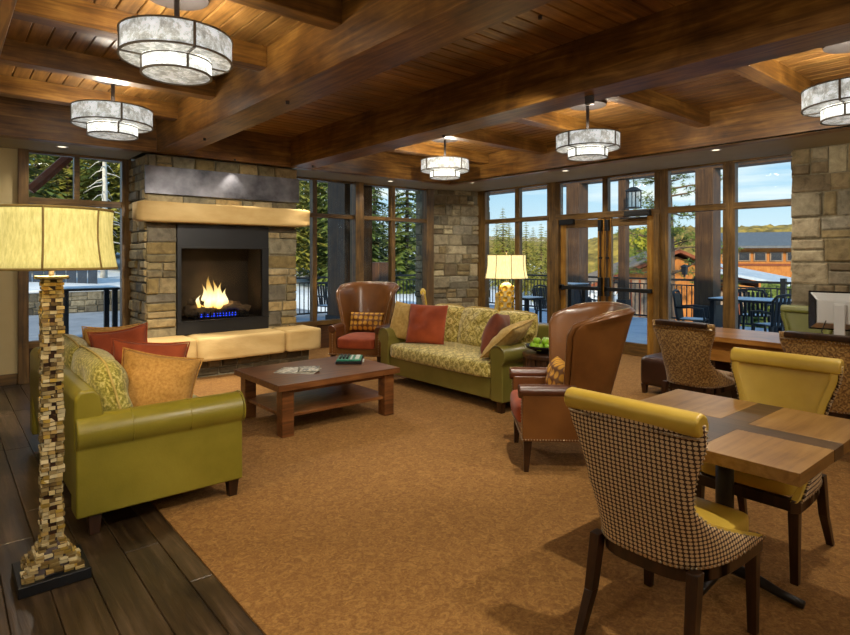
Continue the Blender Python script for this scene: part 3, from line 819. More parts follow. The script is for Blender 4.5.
# pillows on sofa A (faces +X) : placed by centre, outward normal and up direction
def frame(nrm, up):
    n_ = Vector(nrm).normalized(); x_ = n_.cross(Vector(up)).normalized(); u_ = x_.cross(n_)
    return Matrix((x_, n_, u_)).transposed().to_euler()
def thr(mat, w, h, t, c, nrm, up, label, **k): return pillow('throw_pillow', mat, w, h, t, c, frame(nrm, up), label, **k)
thr('gold', .50, .43, .23, (1.09, 4.04, .685), (.25, .95, -.28), (.26, .12, 1), 'large gold throw pillow nearest on the left green sofa', pip='gold', seed=2, pinch=.1)
thr('rust', .50, .46, .20, (1.10, 4.29, .725), (.22, .95, -.22), (.14, .1, 1), 'orange-rust throw pillow just behind the large gold one', pip='rust', seed=5, pinch=.1)
thr('rust', .40, .44, .19, (1.03, 4.72, .79), (.35, .9, -.2), (-.10, .15, 1), 'dark rust pillow with raised corner, middle of the left sofa', pip='rust', seed=8, pinch=.12)
thr('gold', .40, .44, .18, (1.02, 5.02, .78), (.3, .9, -.2), (.05, .2, 1), 'gold pillow farthest back on the left green sofa', pip='gold', seed=9, pinch=.1)
# pillows on sofa B (faces -X)
thr('tan', .46, .48, .14, (4.40, 5.58, .735), (-.9, -.5, .3), (.3, 0, 1), 'ruffled tan pillow at the far arm of the patterned sofa', ruffle=.008, seed=4)
thr('rust', .52, .50, .15, (4.44, 5.26, .73), (-.9, -.42, .28), (.28, .12, 1), 'square bright rust pillow on the patterned sofa', seed=6)
thr('rustdark', .50, .47, .19, (4.52, 4.22, .715), (-.35, .8, .3), (.30, -.35, .85), 'brown-rust pillow leaning at the near end of the patterned sofa', seed=7)
thr('tan', .52, .50, .17, (4.44, 3.98, .70), (-.25, .6, .75), (.15, -.78, .62), 'plain tan pillow slumped against the near arm of the patterned sofa', pip='tan', seed=3)

# ------------------------------------------------------------------ wing armchairs
def make_wing(label):
    e = empty('wing_armchair'); tag(e, label, 'armchair', 'brown leather wing armchairs')
    def shell(off):
        def fn(u, v):
            a = u*2-1; th = a*math.pi/2
            zt = 1.15-.04*abs(a)**3; zb = .30; z = zb+(zt-zb)*v
            k = max(0, (z-.5)/.68)
            w = .295+.115*k-off; f = .335+.155*k
            if v > .82: f *= .58+.42*math.sqrt(max(0, 1-((v-.82)/.18)**2))
            sx = math.copysign(abs(math.sin(th))**.66, th); cy = abs(math.cos(th))**.8
            y = (.31+.17*k-off)-f*(1-cy)
            x = w*sx
            if abs(a) > .7: x *= 1+.10*k*(abs(a)-.7)/.3
            return Vector((x, y, z))
        return fn
    MB().grid(shell(0), 36, 18, (1.5, .9)).build('outer_back', 'bleather', e, smooth=True, solid=.03, bevel=.006)
    MB().grid(shell(.032), 36, 18, (1.5, .9)).build('inner_back', 'bleather', e, smooth=True, solid=.035, bevel=.01)
    # piping line round the wing edge
    fo, pts = shell(.016), []
    for k in range(13): pts.append(fo(0, k/12))
    for k in range(1, 36): pts.append(fo(k/36, .998))
    for k in range(13): pts.append(fo(1, 1-k/12))
    MB().tube([p+Vector((0, -.004, 0)) for p in pts], .022, 8).build('edge_roll', 'bleather', e, smooth=True)
    m = MB(); m.tube([p+Vector((0, -.022, 0)) if 12 > i or i > 47 else p+Vector((0, 0, .021)) for i, p in enumerate(pts)], .004, 6); m.build('edge_stitching', 'nail', e, smooth=True)
    # arms
    for s in (-1, 1):
        m = MB(); m.prism([(s*.37, .23), (s*.375, .56), (s*.27, .56), (s*.27, .23)], -.36, .18, 'y'); m.build('arm_panel', 'bleather', e, bevel=.01, seg=2)
        pts = [(s*(.325+.055*math.cos(t_)), .575+.05*math.sin(t_)) for t_ in [i*math.pi/8 for i in range(16)]]
        m = MB(); m.prism(pts, -.385, .02, 'y'); m.build('arm_rest', 'dleather', e, bevel=.012, seg=3)
    m = MB(); m.box(-.28, .28, -.35, .3, .225, .33); m.build('seat_rail', 'bleather', e, bevel=.01, seg=2)
    softbox(-.265, .265, -.385, .2, .31, .47, .03).build('seat_cushion', 'rust', e, smooth=True, sub=1)
    m = MB()
    def row(p0, p1):
        p0, p1 = Vector(p0), Vector(p1); n = int((p1-p0).length/.02)
        for i in range(n+1): m.sphere(p0.lerp(p1, i/n), .006, u=6, v=4)
    for s in (-1, 1):
        row((s*.374, -.36, .245), (s*.374, .25, .245)); row((s*.275, -.388, .56), (s*.37, -.388, .56)) if False else None
        row((s*.32, -.362, .245), (s*.32, -.362, .5))
    row((-.37, -.362, .245), (.37, -.362, .245))
    m.build('nailhead_trim', 'nail', e, smooth=True)['kind'] = 'stuff'
    for s in (-1, 1):
        MB().taper((s*.325, -.33, 0), (.016, .016), (s*.325, -.32, .235), (.03, .03)).build('leg', 'darkwood', e, bevel=.003)
        MB().taper((s*.29, .37, 0), (.018, .018), (s*.28, .27, .31), (.03, .03)).build('leg', 'darkwood', e, bevel=.003)
    return e
wA = make_wing('brown leather wing armchair facing forward between fireplace and patterned sofa')
wA.location = (4.47, 6.62, 0); wA.rotation_euler = (0, 0, R(-54))
wB = place(wA, (3.655, 2.70, 0), R(-132.8), 'brown leather wing armchair seen from behind, nearer the dining table')
def on_chair(ch, p):
    return Matrix.Translation(ch.location) @ Matrix.Rotation(ch.rotation_euler[2], 4, 'Z') @ Vector(p)
pillow('lumbar_pillow', 'circles', .52, .27, .14, on_chair(wA, (0, .10, .63)), (R(-14), 0, R(-54)), 'brown lumbar pillow with gold circles on the far wing armchair', 'lumbar pillows', pinch=.03)
pillow('lumbar_pillow', 'circles', .50, .28, .16, on_chair(wB, (0, -.04, .60)), (R(-14), 0, R(-132.8)), 'gold circle-print lumbar pillow mostly hidden in the near wing armchair', 'lumbar pillows', pinch=.03)

# ------------------------------------------------------------------ coffee table
e = empty('coffee_table', (2.785, 4.925, 0), 0, 'low square-legged brown wood coffee table with lower shelf on the carpet', 'coffee table')
m = MB(); m.box(-.635, .635, -.475, .475, .405, .46); m.build('table_top', 'table', e, bevel=.004)
m = MB(); m.box(-.56, .56, -.40, .40, .365, .405); m.build('apron', 'table', e, bevel=.003)
for sx in (-1, 1):
    for sy in (-1, 1):
        m = MB(); m.box(sx*.53-.055, sx*.53+.055, sy*.385-.055, sy*.385+.055, .006, .405); m.build('leg', 'table', e, bevel=.005)
m = MB(); m.box(-.56, .56, -.41, .41, .165, .195); m.build('shelf', 'table', e, bevel=.003)
# magazines and game box
def magazine(loc, rz, w, h, mat, label, t=.008):
    e = empty('magazine', loc, rz, label, 'magazine')
    n = 8
    MB().grid(lambda u, v: Vector(((u-.5)*w, (v-.5)*h, t*(.6+.5*math.sin(math.pi*u)))), n, 4, (w, h)).build('cover', mat, e, smooth=True, solid=.0015)
    MB().box(-w/2+.003, w/2-.003, -h/2+.003, h/2-.003, 0, t*.6).build('pages', 'whiteboard', e)
    return e
magazine((2.58, 4.93, .46), R(-46), .38, .27, 'paper', 'large pale open magazine with picture cover on the coffee table')
magazine((2.66, 4.87, .474), R(-30), .2, .26, 'paper2', 'grey printed magazine lying on the pale open one on the coffee table', t=.005)
e = empty('board_game', (3.21, 5.02, .46), R(52), 'small green board game in a black tray on the coffee table', 'board game')
MB().box(-.15, .15, -.13, .13, 0, .03).build('tray', 'black', e, bevel=.004)
MB().box(-.14, .14, -.12, .12, .03, .045).build('game_board', 'greenboard', e, bevel=.002)
m = MB()
for k in range(7): m.box(-.11+.032*k, -.09+.032*k, -.1, -.06, .045, .055)
m.box(-.12, .12, -.03, -.012, .045, .05)
m.build('score_pieces', 'whiteboard', e)
m = MB()
for k in range(5):
    for j in range(3): m.box(-.09+.045*k, -.06+.045*k, .01+.035*j, .03+.035*j, .045, .06)
m.build('playing_tiles', 'black', e)
MB().box(-.02, .02, -.145, -.13, 0, .025).build('tray_latch', 'whiteboard', e)

# ------------------------------------------------------------------ stump side table and apples
TX, TY = 4.48, 3.49
e = empty('stump_side_table', (TX, TY, 0), 0, 'round dark reclaimed-wood drum side table under the bowl of green apples', 'side table')
MB().lathe([(.24, .57), (.25, .575), (.25, .605), (.245, .61)], 40).build('table_top', 'stump', e, smooth=False)
m = MB()
for k in range(26):
    a = k*2*math.pi/26; rr_ = .225+(.008 if k % 2 else 0); m.obox((rr_*math.cos(a)*.97, rr_*math.sin(a)*.97, .29), (.03, .052, .565), (0, 0, a))
m.build('staves', 'stump', e, bevel=.004)
MB().lathe([(.2, .006), (.2, .03)], 30).build('foot', 'darkwood', e)
BX, BY = 4.435, 3.53
e = empty('fruit_bowl', (BX, BY, .61), 0, 'shallow dark bowl of green apples on the stump side table', 'bowl')
MB().lathe([(.001, .0), (.06, 0), (.06, .012), (.15, .05), (.165, .075), (.157, .075), (.14, .055), (.05, .02), (.001, .018)], 36, cap=False).build('bowl_body', 'bowl', e, smooth=True)
ap0 = None
AP = [(-.085, .04), (.0, .095), (.09, .04), (.065, -.06), (-.03, -.09), (0, 0), (-.10, -.045), (-.045, .03, 1), (.04, -.01, 1), (-.02, -.055, 1)]
names = ['at the far left rim', 'at the back rim', 'at the right rim', 'at the front right rim', 'at the front rim', 'in the centre underneath', 'at the near left rim', 'on top, left', 'on top, right', 'on top, nearest the viewer']
for k, a in enumerate(AP):
    z = .61+.02+.036+(.058 if len(a) > 2 else (.012 if k != 5 else 0))
    if ap0 is None:
        o = empty('green_apple', (0, 0, 0)); tag(o, 'x', 'apple', 'green apples in the bowl')
        MB().lathe([(.001, .022), (.012, .031), (.026, .030), (.038, .012), (.037, -.008), (.028, -.028), (.014, -.035), (.001, -.030)], 16, cap=False).build('fruit', 'apple', o, smooth=True)
        MB().tube([(0, 0, .02), (.003, 0, .045)], .0018, 5).build('stem', 'stem', o); ap0 = o
    else: o = copy_tree(ap0)
    o.location = (BX+a[0], BY+a[1], z); o['label'] = 'green apple in the dark bowl, ' + names[k]

# ------------------------------------------------------------------ floor lamp
e = empty('floor_lamp', (.41, 3.28, 0), 0, 'tall floor lamp of stacked stone chips with a large pale drum shade', 'floor lamp')
MB().box(-.145, .145, -.145, .145, 0, .05).build('plinth', 'black', e, bevel=.004)
m = MB(); rr = random.Random(2)
LT = ['b8a068', 'd2be8c', '8c7440', 'a88a4c', 'c9b27a', '6d5526', 'dccb9c', 'b39238']
def chipring(z, half, h):
    n = max(3, int(round(half*2/.038)))
    for sd in range(4):
        for k in range(n):
            if rr.random() < .13: continue
            p = -half+(k+.5)*2*half/n+rr.uniform(-.005, .005); d = half+rr.uniform(-.010, .007)
            wd = half*2/n*rr.uniform(.75, 1.05); a = sd*math.pi/2
            c = (math.cos(a)*(d-.014)-math.sin(a)*p, math.sin(a)*(d-.014)+math.cos(a)*p, z+h/2)
            t = lin(rr.choice(LT)); kk = rr.uniform(.45, 1.05)
            m.obox(c, (.03, wd, h*rr.uniform(.7, .98)), (rr.uniform(-.06, .06), rr.uniform(-.06, .06), a+rr.uniform(-.08, .08)), tuple(q*kk for q in t[:3]))
z = .05
while z < 1.42:
    k = max(0, 1-(z-.05)/.14); half = .043+.078*k**1.3
    h = .012 if k > 0 else .019; chipring(z, half, h); z += h
m.build('chip_column', 'chip', e)
m = MB(); m.taper((0, 0, .05), (.10, .10), (0, 0, .19), (.036, .036)); m.box(-.036, .036, -.036, .036, .19, 1.42); m.build('column_core', 'darkwood', e)
MB().box(-.065, .065, -.065, .065, 1.425, 1.44).build('column_cap', 'ringmetal', e, bevel=.003)
MB().tube([(0, 0, 1.44), (0, 0, 1.62)], .012, 10).build('lamp_socket', 'nail', e, smooth=True)
def drumshade(e, r0, r1, z0, z1, mat, seams, name='lamp_shade', a0=0, lip=.012):
    def fn(u, v):
        a = u*2*math.pi; r = r0+(r1-r0)*v-.012*math.sin(math.pi*v)
        return Vector((r*math.cos(a), r*math.sin(a), z0+(z1-z0)*v))
    sh = MB().grid(fn, 64, 8, closed=True).build(name, mat, e, smooth=True, solid=.004)
    t = MB()
    for r, z in ((r0, z0), (r1, z1)): t.lathe([(r-.004, z-lip/2), (r+.004, z-lip/2), (r+.004, z+lip/2), (r-.004, z+lip/2), (r-.004, z-lip/2)], 64, cap=False)
    for k in range(seams):
        a = a0+k*2*math.pi/seams; t.tube([fn(a/2/math.pi, j/6)*1.0+Vector((.003*math.cos(a), .003*math.sin(a), 0)) for j in range(7)], .0045, 6)
    t.build('shade_trim', 'shadetrim', sh, smooth=True)
    m = MB()
    for k in range(3):
        a = k*2*math.pi/3; m.tube([(0, 0, z0+(z1-z0)*.75), ((r1-.005)*math.cos(a), (r1-.005)*math.sin(a), z1-.02)], .003, 5)
    m.build('shade_spider', 'nail', sh)
# seam facing camera: direction to camera from lamp
ang = math.atan2(-3.28, -.41)
drumshade(e, .279, .262, 1.475, 1.755, 'shade', 7, a0=ang-.12)
MB().sphere((0, 0, 1.63), .035).build('bulb', 'bulb', e, smooth=True)
light('POINT', (.41, 3.28, 1.60), 28, (1, .8, .5), .06, name='floor_lamp_light')

# console behind sofa B with lamp ------------------------------------------
e = empty('console_table', (5.42, 4.9, 0), 0, 'dark wood console table hidden behind the patterned sofa, carrying the lamp', 'console table')
MB().box(-.17, .17, -.6, .6, .70, .735).build('table_top', 'darkwood', e, bevel=.004)
for sx in (-1, 1):
    for sy in (-1, 1): MB().box(sx*.14-.02, sx*.14+.02, sy*.56-.02, sy*.56+.02, .006, .7).build('leg', 'darkwood', e, bevel=.003)
LX, LY = 5.40, 4.86
e = empty('table_lamp', (LX, LY, .735), 0, 'cream table lamp with gold cup pattern and white shade behind the sofa', 'table lamp')
MB().box(-.075, .075, -.075, .075, 0, .02).build('lamp_foot', 'lampcream', e, bevel=.004)
MB().lathe([(.06, .02), (.072, .05), (.074, .42), (.06, .46), (.03, .475)], 28).build('lamp_body', 'lampcream', e, smooth=True)
m = MB()
for j in range(6):
    for k in range(6):
        a = (k+(.5 if j % 2 else 0))*2*math.pi/6; z = .07+j*.068
        M4 = Matrix.Translation((.072*math.cos(a), .08*math.sin(a), z)) @ Matrix.Rotation(a, 4, 'Z') @ Matrix.Rotation(R(90), 4, 'Y')
        r = .034
        prof = [(.004, -.002), (r*.8, .006), (r, .014), (r*.9, .012), (.004, .003)]
        rings = [[m.bm.verts.new(M4 @ Vector((q*math.cos(t_*math.pi/5), q*math.sin(t_*math.pi/5), w_))) for t_ in range(10)] for q, w_ in prof]
        for A, B in zip(rings, rings[1:]):
            for t_ in range(10): m.bm.faces.new([A[t_], A[(t_+1) % 10], B[(t_+1) % 10], B[t_]])
m.build('gold_cups', 'lampgold', e, smooth=True)
MB().tube([(0, 0, .47), (0, 0, .86)], .006, 8).build('lamp_stem', 'nail', e)
MB().sphere((0, 0, .865), .014).build('finial', 'darkwood', e, smooth=True)
drumshade(e, .262, .235, .53, .82, 'shade2', 8, a0=math.atan2(-LY, -LX)+.25, lip=.008)
light('POINT', (LX, LY, .735+.66), 12, (1, .82, .55), .06, name='table_lamp_light')

# ------------------------------------------------------------------ dining chairs
def make_dining(name, outer, inner, roll, rim, label, group):
    e = empty(name); tag(e, label, 'chair', group)
    def shell(off, zt=.96):
        def fn(u, v):
            a = u*2-1; th = a*math.pi/2; z = .395+(zt-.395)*v
            k = max(0, (z-.40)/.56)
            w = .255-.055*math.sin(math.pi*min(1, k*1.15))**1.2+.015*k-off
            f = .03+.47*max(0, 1-k/.42)**1.5
            sx = math.copysign(abs(math.sin(th))**.55, th); cy = abs(math.cos(th))**.6
            yb = .235+.10*k**1.5+.02*math.sin(math.pi*k)
            return Vector((w*sx, yb-off-f*(1-cy)-.015*abs(a)**2*(1 if k > .3 else 0), z))
        return fn
    MB().grid(shell(0), 60, 24, arc=True).build('outer_back', outer, e, smooth=True, solid=.012)
    MB().grid(shell(.024), 40, 24, (1.1, .56)).build('inner_back', inner, e, smooth=True, solid=.034, bevel=.006)
    fo = shell(0, .955)
    if roll:
        m = MB(); prof = [(-.062+0, -.052), (.012, -.055), (.028, -.03), (.03, .0), (.012, .022), (-.02, .026), (-.05, .012), (-.064, -.02)]
        m.prism([(.315+p, .972+q) for p, q in prof], -.272, .272, 'x'); m.build('top_roll', roll, e, bevel=.012, seg=3)
    else:
        m = MB(); m.prism([(.275, .925), (.35, .925), (.352, .965), (.27, .968)], -.228, .228, 'x'); m.build('top_rail', rim, e, bevel=.008, seg=3)
    # nailheads
    m = MB()
    n = 46
    for i in range(n+1): m.sphere(fo(i/n, .005)+Vector((0, 0, .004))+(fo(i/n, .005)-Vector((0, 0, .40))).normalized()*.007, .005, u=6, v=4)
    for i in range(38):
        p = fo(.10+.80*i/37, .925); m.sphere(p+Vector((0, .011, 0)), .0055, u=6, v=4)
    for i in range(28):
        for s in (0, 1):
            if i > 2: p = fo(s, i/28); m.sphere(p+Vector((.006*(1 if s else -1), -.004, 0)), .0045, u=6, v=4)
    m.build('nailhead_trim', 'nail', e, smooth=True)['kind'] = 'stuff'
    softbox(-.215, .215, -.27, .15, .40, .485, .022).build('seat_cushion', inner, e, smooth=True, sub=1)
    m = MB(); cu = [shell(.001)(i/32, 0) for i in range(33)]; ci = [shell(.034)(i/32, 0) for i in range(33)]
    for i in range(32):
        a_, b_, c_, d_ = cu[i], cu[i+1], ci[i+1], ci[i]
        m.hexa([(q.x, q.y, .345) for q in (a_, b_, c_, d_)]+[(q.x, q.y, .402) for q in (a_, b_, c_, d_)])
    bmesh.ops.remove_doubles(m.bm, verts=m.bm.verts, dist=1e-4)
    m.box(-.245, .245, -.275, -.24, .345, .402)
    m.build('seat_frame', 'darkwood', e, bevel=.004)
    for s in (-1, 1):
        MB().taper((s*.225, -.245, .006), (.017, .017), (s*.222, -.245, .40), (.024, .024)).build('leg', 'darkwood', e, bevel=.003)
        m = MB(); m.taper((s*.215, .315, .006), (.016, .018), (s*.205, .245, .18), (.02, .022)); m.taper((s*.205, .245, .18), (.02, .022), (s*.20, .205, .40), (.022, .026))
        m.build('leg', 'darkwood', e, bevel=.003)
    return e
dC = make_dining('dining_chair', 'weave', 'yleather', 'yleather', None, 'dining chair with woven checked back and yellow leather top roll, seen from behind', 'yellow leather dining chairs')
dC.location = (2.28, 1.165, 0); dC.rotation_euler = (0, 0, R(90))
dD = place(dC, (3.30, 1.18, 0), R(-90), 'yellow leather dining chair facing us across the wood dining table')
dE = place(dC, (6.37, 7.18, 0), R(50), 'yellow-topped chair far behind the patterned sofa before the stone corner')
dE2 = place(dC, (6.08, 5.99, 0), R(-130), 'yellow leather chair behind the patterned sofa beside the table lamp')
dF = make_dining('desk_chair', 'paisley', 'paisley', None, 'darkwood', 'gold paisley desk chair with dark top rail, at the left end of the desk', 'paisley desk chairs')
dF.location = (5.28, 2.43, 0); dF.rotation_euler = (0, 0, R(90))
place(dF, (5.24, 1.38, 0), R(90), 'gold paisley desk chair in front of the computer monitor, at the right edge')
dG = make_dining('office_chair', 'oliveback', 'oliveback', 'oliveback', None, 'plain olive leather chair behind the desk, beside the stone pillar', None)
dG.location = (6.95, 2.13, 0); dG.rotation_euler = (0, 0, R(-90))
if 'group' in dG: del dG['group']

# dining table -------------------------------------------------------------
e = empty('dining_table', (2.86, 1.19, 0), 0, 'square wood dining table with crossed dark inlay bands and iron pedestal', 'dining table')
x0, x1, y0, y1 = -.49, .49, -.465, .47; bx0, bx1, by0, by1 = -.09, .03, -.09, .03
for a, b_, c, d in ((x0, bx0, y0, by0), (bx1, x1, y0, by0), (x0, bx0, by1, y1), (bx1, x1, by1, y1)):
    MB().box(a+.0005, b_-.0005, c+.0005, d-.0005, .70, .75).build('top_panel', 'diner', e, bevel=.002)
m = MB(); m.box(bx0, bx1, y0, y1, .70, .7495); m.box(x0, bx0, by0, by1, .7, .7495); m.box(bx1, x1, by0, by1, .7, .7495); m.build('inlay_band', 'dinerband', e)
MB().tube([(0, 0, .05), (0, 0, .69)], .04, 20).build('pedestal', 'iron', e, smooth=True)
MB().box(-.2, .2, -.2, .2, .685, .70).build('top_plate', 'iron', e)
for k in range(4):
    a = k*math.pi/2; d = Vector((math.cos(a), math.sin(a), 0))
    MB().tube([d*.0+Vector((0, 0, .07)), d*.12+Vector((0, 0, .06)), d*.24+Vector((0, 0, .035)), d*.33+Vector((0, 0, .026))], [.03, .026, .02, .018], 10).build('foot', 'iron', e, smooth=True)

# desk ----------------------------------------------------------------------
e = empty('desk', (6.2, 1.75, 0), 0, 'long light-brown wood desk carrying the computer monitor', 'desk')
MB().box(-.38, .42, -1.3, 1.2, .70, .75).build('desk_top', 'desk', e, bevel=.004)
MB().box(-.30, -.27, -1.2, 1.1, .50, .70).build('apron', 'desk', e, bevel=.003)
MB().box(.2, .23, -1.2, 1.1, .3, .70).build('modesty_panel', 'desk', e, bevel=.003)
for yy in (-1.15, .85):
    MB().box(-.27, .2, yy-.04, yy+.04, .006, .70).build('leg', 'darkwood', e, bevel=.004)
# monitor
e = empty('computer_monitor', (6.12, 1.55, .75), R(-84), 'silver-grey computer monitor on the desk, seen from the back', 'monitor')
# local: screen faces +y (world +X); local x along -Y
m = MB(); m.hexa([(-.25, .06, .14), (.25, .06, .14), (.25, .06, .47), (-.25, .06, .47)][:0] or [(-.17, -.09, .19), (.17, -.09, .19), (.25, .05, .13), (-.25, .05, .13), (-.17, -.09, .40), (.17, -.09, .40), (.25, .05, .46), (-.25, .05, .46)])
m.build('rear_housing', 'whiteplastic', e, bevel=.012, seg=3)
m = MB(); m.hexa([(-.255, .05, .125), (-.25, .045, .13), (-.175, -.093, .19), (-.18, -.093, .185), (-.255, .05, .465), (-.25, .045, .46), (-.175, -.093, .40), (-.18, -.093, .405)]); o = m.build('side_panel', 'screen', e); o['label'] = 'dark sloping side panel'
MB().box(-.26, .26, .05, .08, .12, .47).build('screen', 'screen', e, bevel=.005)
m = MB(); m.box(-.04, .04, -.12, -.09, .0, .36); m.box(-.045, .045, -.115, -.06, .30, .37); m.build('stand', 'whiteplastic', e, bevel=.006)
MB().box(-.13, .13, -.14, .1, 0, .012).build('stand_foot', 'screen', e, bevel=.004)
MB().tube([(-.1, -.085, .22), (-.13, -.12, .12), (-.08, -.12, .03), (-.02, -.09, .015)], .005, 6).build('cable', 'screen', e, smooth=True)

# ottoman ---------------------------------------------------------------------
e = empty('ottoman', (6.32, 3.22, 0), 0, 'dark brown leather ottoman behind the desk chair, near the glass doors', 'ottoman')
softbox(-.30, .30, -.22, .22, .09, .42, .012, rnd=.1).build('seat', 'oleather', e, smooth=True, sub=1)
for sx in (-1, 1):
    for sy in (-1, 1): MB().taper((sx*.25, sy*.17, .006), (.02, .02), (sx*.25, sy*.17, .11), (.03, .03)).build('leg', 'darkwood', e)

# ------------------------------------------------------------------ outside
struct(MB().box(XW+.13, 14.0, -6, 13.9, -.2, -.05).build('floor_deck', 'deck'))
struct(MB().box(X0-2, 14.0, YW+.13, 13.9, -.205, -.055).build('floor_terrace', 'pave'))
struct(MB().box(-12, 8.5, 13.9, 19, -.22, -.06).build('floor_paving', 'pave'))
# railing
def railing(name, p0, p1, n, label):
    p0, p1 = Vector(p0), Vector(p1); d = p1-p0; Ln = d.length; e = empty(name, p0, math.atan2(d.y, d.x), label, 'railing')
    m = MB(); m.box(0, Ln, -.03, .03, 1.0, 1.05); m.build('top_rail', 'rail', e)
    m = MB(); m.box(0, Ln, -.02, .02, .06, .10); m.box(0, Ln, -.02, .02, .88, .91); m.build('lower_rail', 'rail', e)
    for i in range(n+1): MB().box(Ln*i/n-.05, Ln*i/n+.05, -.05, .05, 0, 1.12).build('post', 'rail', e)
    for i in range(n):
        m = MB(); q = int(Ln/n/.12)
        for k in range(1, q): x = Ln*i/n+k*Ln/n/q; m.box(x-.01, x+.01, -.01, .01, .08, .9)
        m.build('baluster_panel', 'rail', e)
railing('deck_railing', (13.85, 13.8, -.05), (13.85, -1, -.05), 8, 'black metal deck railing running across behind the glass doors')
railing('terrace_railing', (6.6, 13.75, -.05), (13.75, 13.75, -.05), 4, 'black metal railing behind the windows right of the fireplace')
# porch columns and roof
def post(x, y, w, h, label, z0=-.05, base=False):
    e = empty('porch_post', (x, y, z0), 0, label, 'post'); MB().box(-w/2, w/2, -w/2, w/2, 0, h-z0).build('timber', 'porch', e, bevel=.01)
    MB().box(-w/2-.03, w/2+.03, -w/2-.03, w/2+.03, 0, .5).build('base_wrap', 'rail', e)
post(13.3, 9.4, .42, 3.5, 'thick dark timber porch post behind the left glass door')
post(13.3, 8.0, .2, 3.5, 'slim timber porch post behind the right glass door')
post(13.3, 5.9, .40, 3.5, 'thick timber porch post right of the glass doors')
post(5.85, 9.15, .6, 3.5, 'massive dark timber post right outside the windows behind the armchair')
post(13.3, 13.2, .4, 3.5, 'timber porch post at the far corner of the deck')
struct(MB().box(13.15, 13.5, -6, 13.5, 3.5, 3.8).build('trim_eave_right', 'porch'))
struct(MB().box(2.5, 13.5, 13.1, 13.45, 3.5, 3.8).build('trim_eave_left', 'porch'))
m = MB(); m.tube([(.95, 9.6, 2.45), (1.75, 9.6, 3.35)], .07, 6); o = m.build('diagonal_brace', 'redtrim'); tag(o, 'red-brown diagonal timber brace outside the left window', 'brace')
# furniture outside
def outdoor_chair(label):
    e = empty('patio_chair'); tag(e, label, 'chair', 'black patio chairs on the deck')
    m = MB(); m.box(-.24, .24, -.24, .22, .41, .43); m.build('seat', 'outblack', e, bevel=.006)
    MB().box(-.2, .2, -.2, .18, .43, .438).build('frosted_snow', 'frost', e)
    m = MB()
    for k in range(6): m.hexa([(-.2+k*.072, .2, .43), (-.155+k*.072, .2, .43), (-.155+k*.072, .22, .43), (-.2+k*.072, .22, .43), (-.21+k*.076, .27, .9), (-.165+k*.076, .27, .9), (-.165+k*.076, .29, .9), (-.21+k*.076, .29, .9)])
    m.build('back_slats', 'outblack', e)
    m = MB(); m.tube([(-.24, .22, .42), (-.26, .27, .85), (-.2, .29, .93), (0, .30, .95), (.2, .29, .93), (.26, .27, .85), (.24, .22, .42)], .022, 8); m.build('back_frame', 'outblack', e, smooth=True)
    for s in (-1, 1):
        MB().tube([(s*.25, .24, .64), (s*.27, 0, .66), (s*.26, -.22, .64), (s*.24, -.24, .42)], .018, 8).build('arm', 'outblack', e, smooth=True)
        for y in (-.22, .2): MB().taper((s*.24, y*1.1, 0), (.018, .018), (s*.22, y, .42), (.022, .022)).build('leg', 'outblack', e)
    return e
oc = outdoor_chair('black slatted patio chair outside the window right of the doors'); oc.location = (10.75, 5.05, -.05); oc.rotation_euler = (0, 0, R(15))
for i, (x, y, r, lab) in enumerate(((10.9, 3.72, 150, 'black slatted patio chair at the right, before the stone pillar'), (12.4, 4.6, 100, 'black patio chair on the far side of the deck table'),
                           (10.9, 7.45, 60, 'black patio chair seen through the left glass door'), (7.1, 12.0, 10, 'black patio chair behind the window right of the fireplace'), (10.2, 7.9, 0, 'black patio chair behind the dark bar table'))):
    place(oc, (x, y, -.05), R(r), lab)
def patio_table(loc, w, d, h, label, top='frost'):
    e = empty('patio_table', loc, 0, label, 'table')
    MB().box(-w/2, w/2, -d/2, d/2, h-.05, h-.012).build('table_top', 'outblack', e, bevel=.005)
    MB().box(-w/2+.01, w/2-.01, -d/2+.01, d/2-.01, h-.012, h).build('frost_layer', top, e)
    for sx in (-1, 1):
        for sy in (-1, 1): MB().box(sx*(w/2-.07)-.04, sx*(w/2-.07)+.04, sy*(d/2-.07)-.04, sy*(d/2-.07)+.04, 0, h-.05).build('leg', 'outblack', e)
patio_table((11.7, 4.35, -.05), .9, 1.3, .80, 'black patio table with frosted top outside the right window')
patio_table((9.6, 7.0, -.05), .6, .6, 1.06, 'tall black bar table outside the corner window')
patio_table((1.98, 11.6, -.055), .88, .8, 1.06, 'tall black table with pale top outside the left window')
e = empty('patio_bench', (9.35, 7.85, -.05), 0, 'low black bench with frosted seat beside the bar table', 'bench')
MB().box(-.25, .25, -.25, .25, .70, .74).build('seat', 'outblack', e); MB().box(-.24, .24, -.24, .24, .74, .755).build('frost_layer', 'frost', e)
for sx in (-1, 1):
    for sy in (-1, 1): MB().box(sx*.2-.02, sx*.2+.02, sy*.2-.02, sy*.2+.02, 0, .7).build('leg', 'outblack', e)
o = MB().box(-.19, .19, -.19, .19, 0, 1.45).build('patio_cabinet', 'stump', bevel=.02); o.location = (8.80, 12.3, -.055); tag(o, 'dark brown upright box on the deck behind the armchair', 'box')
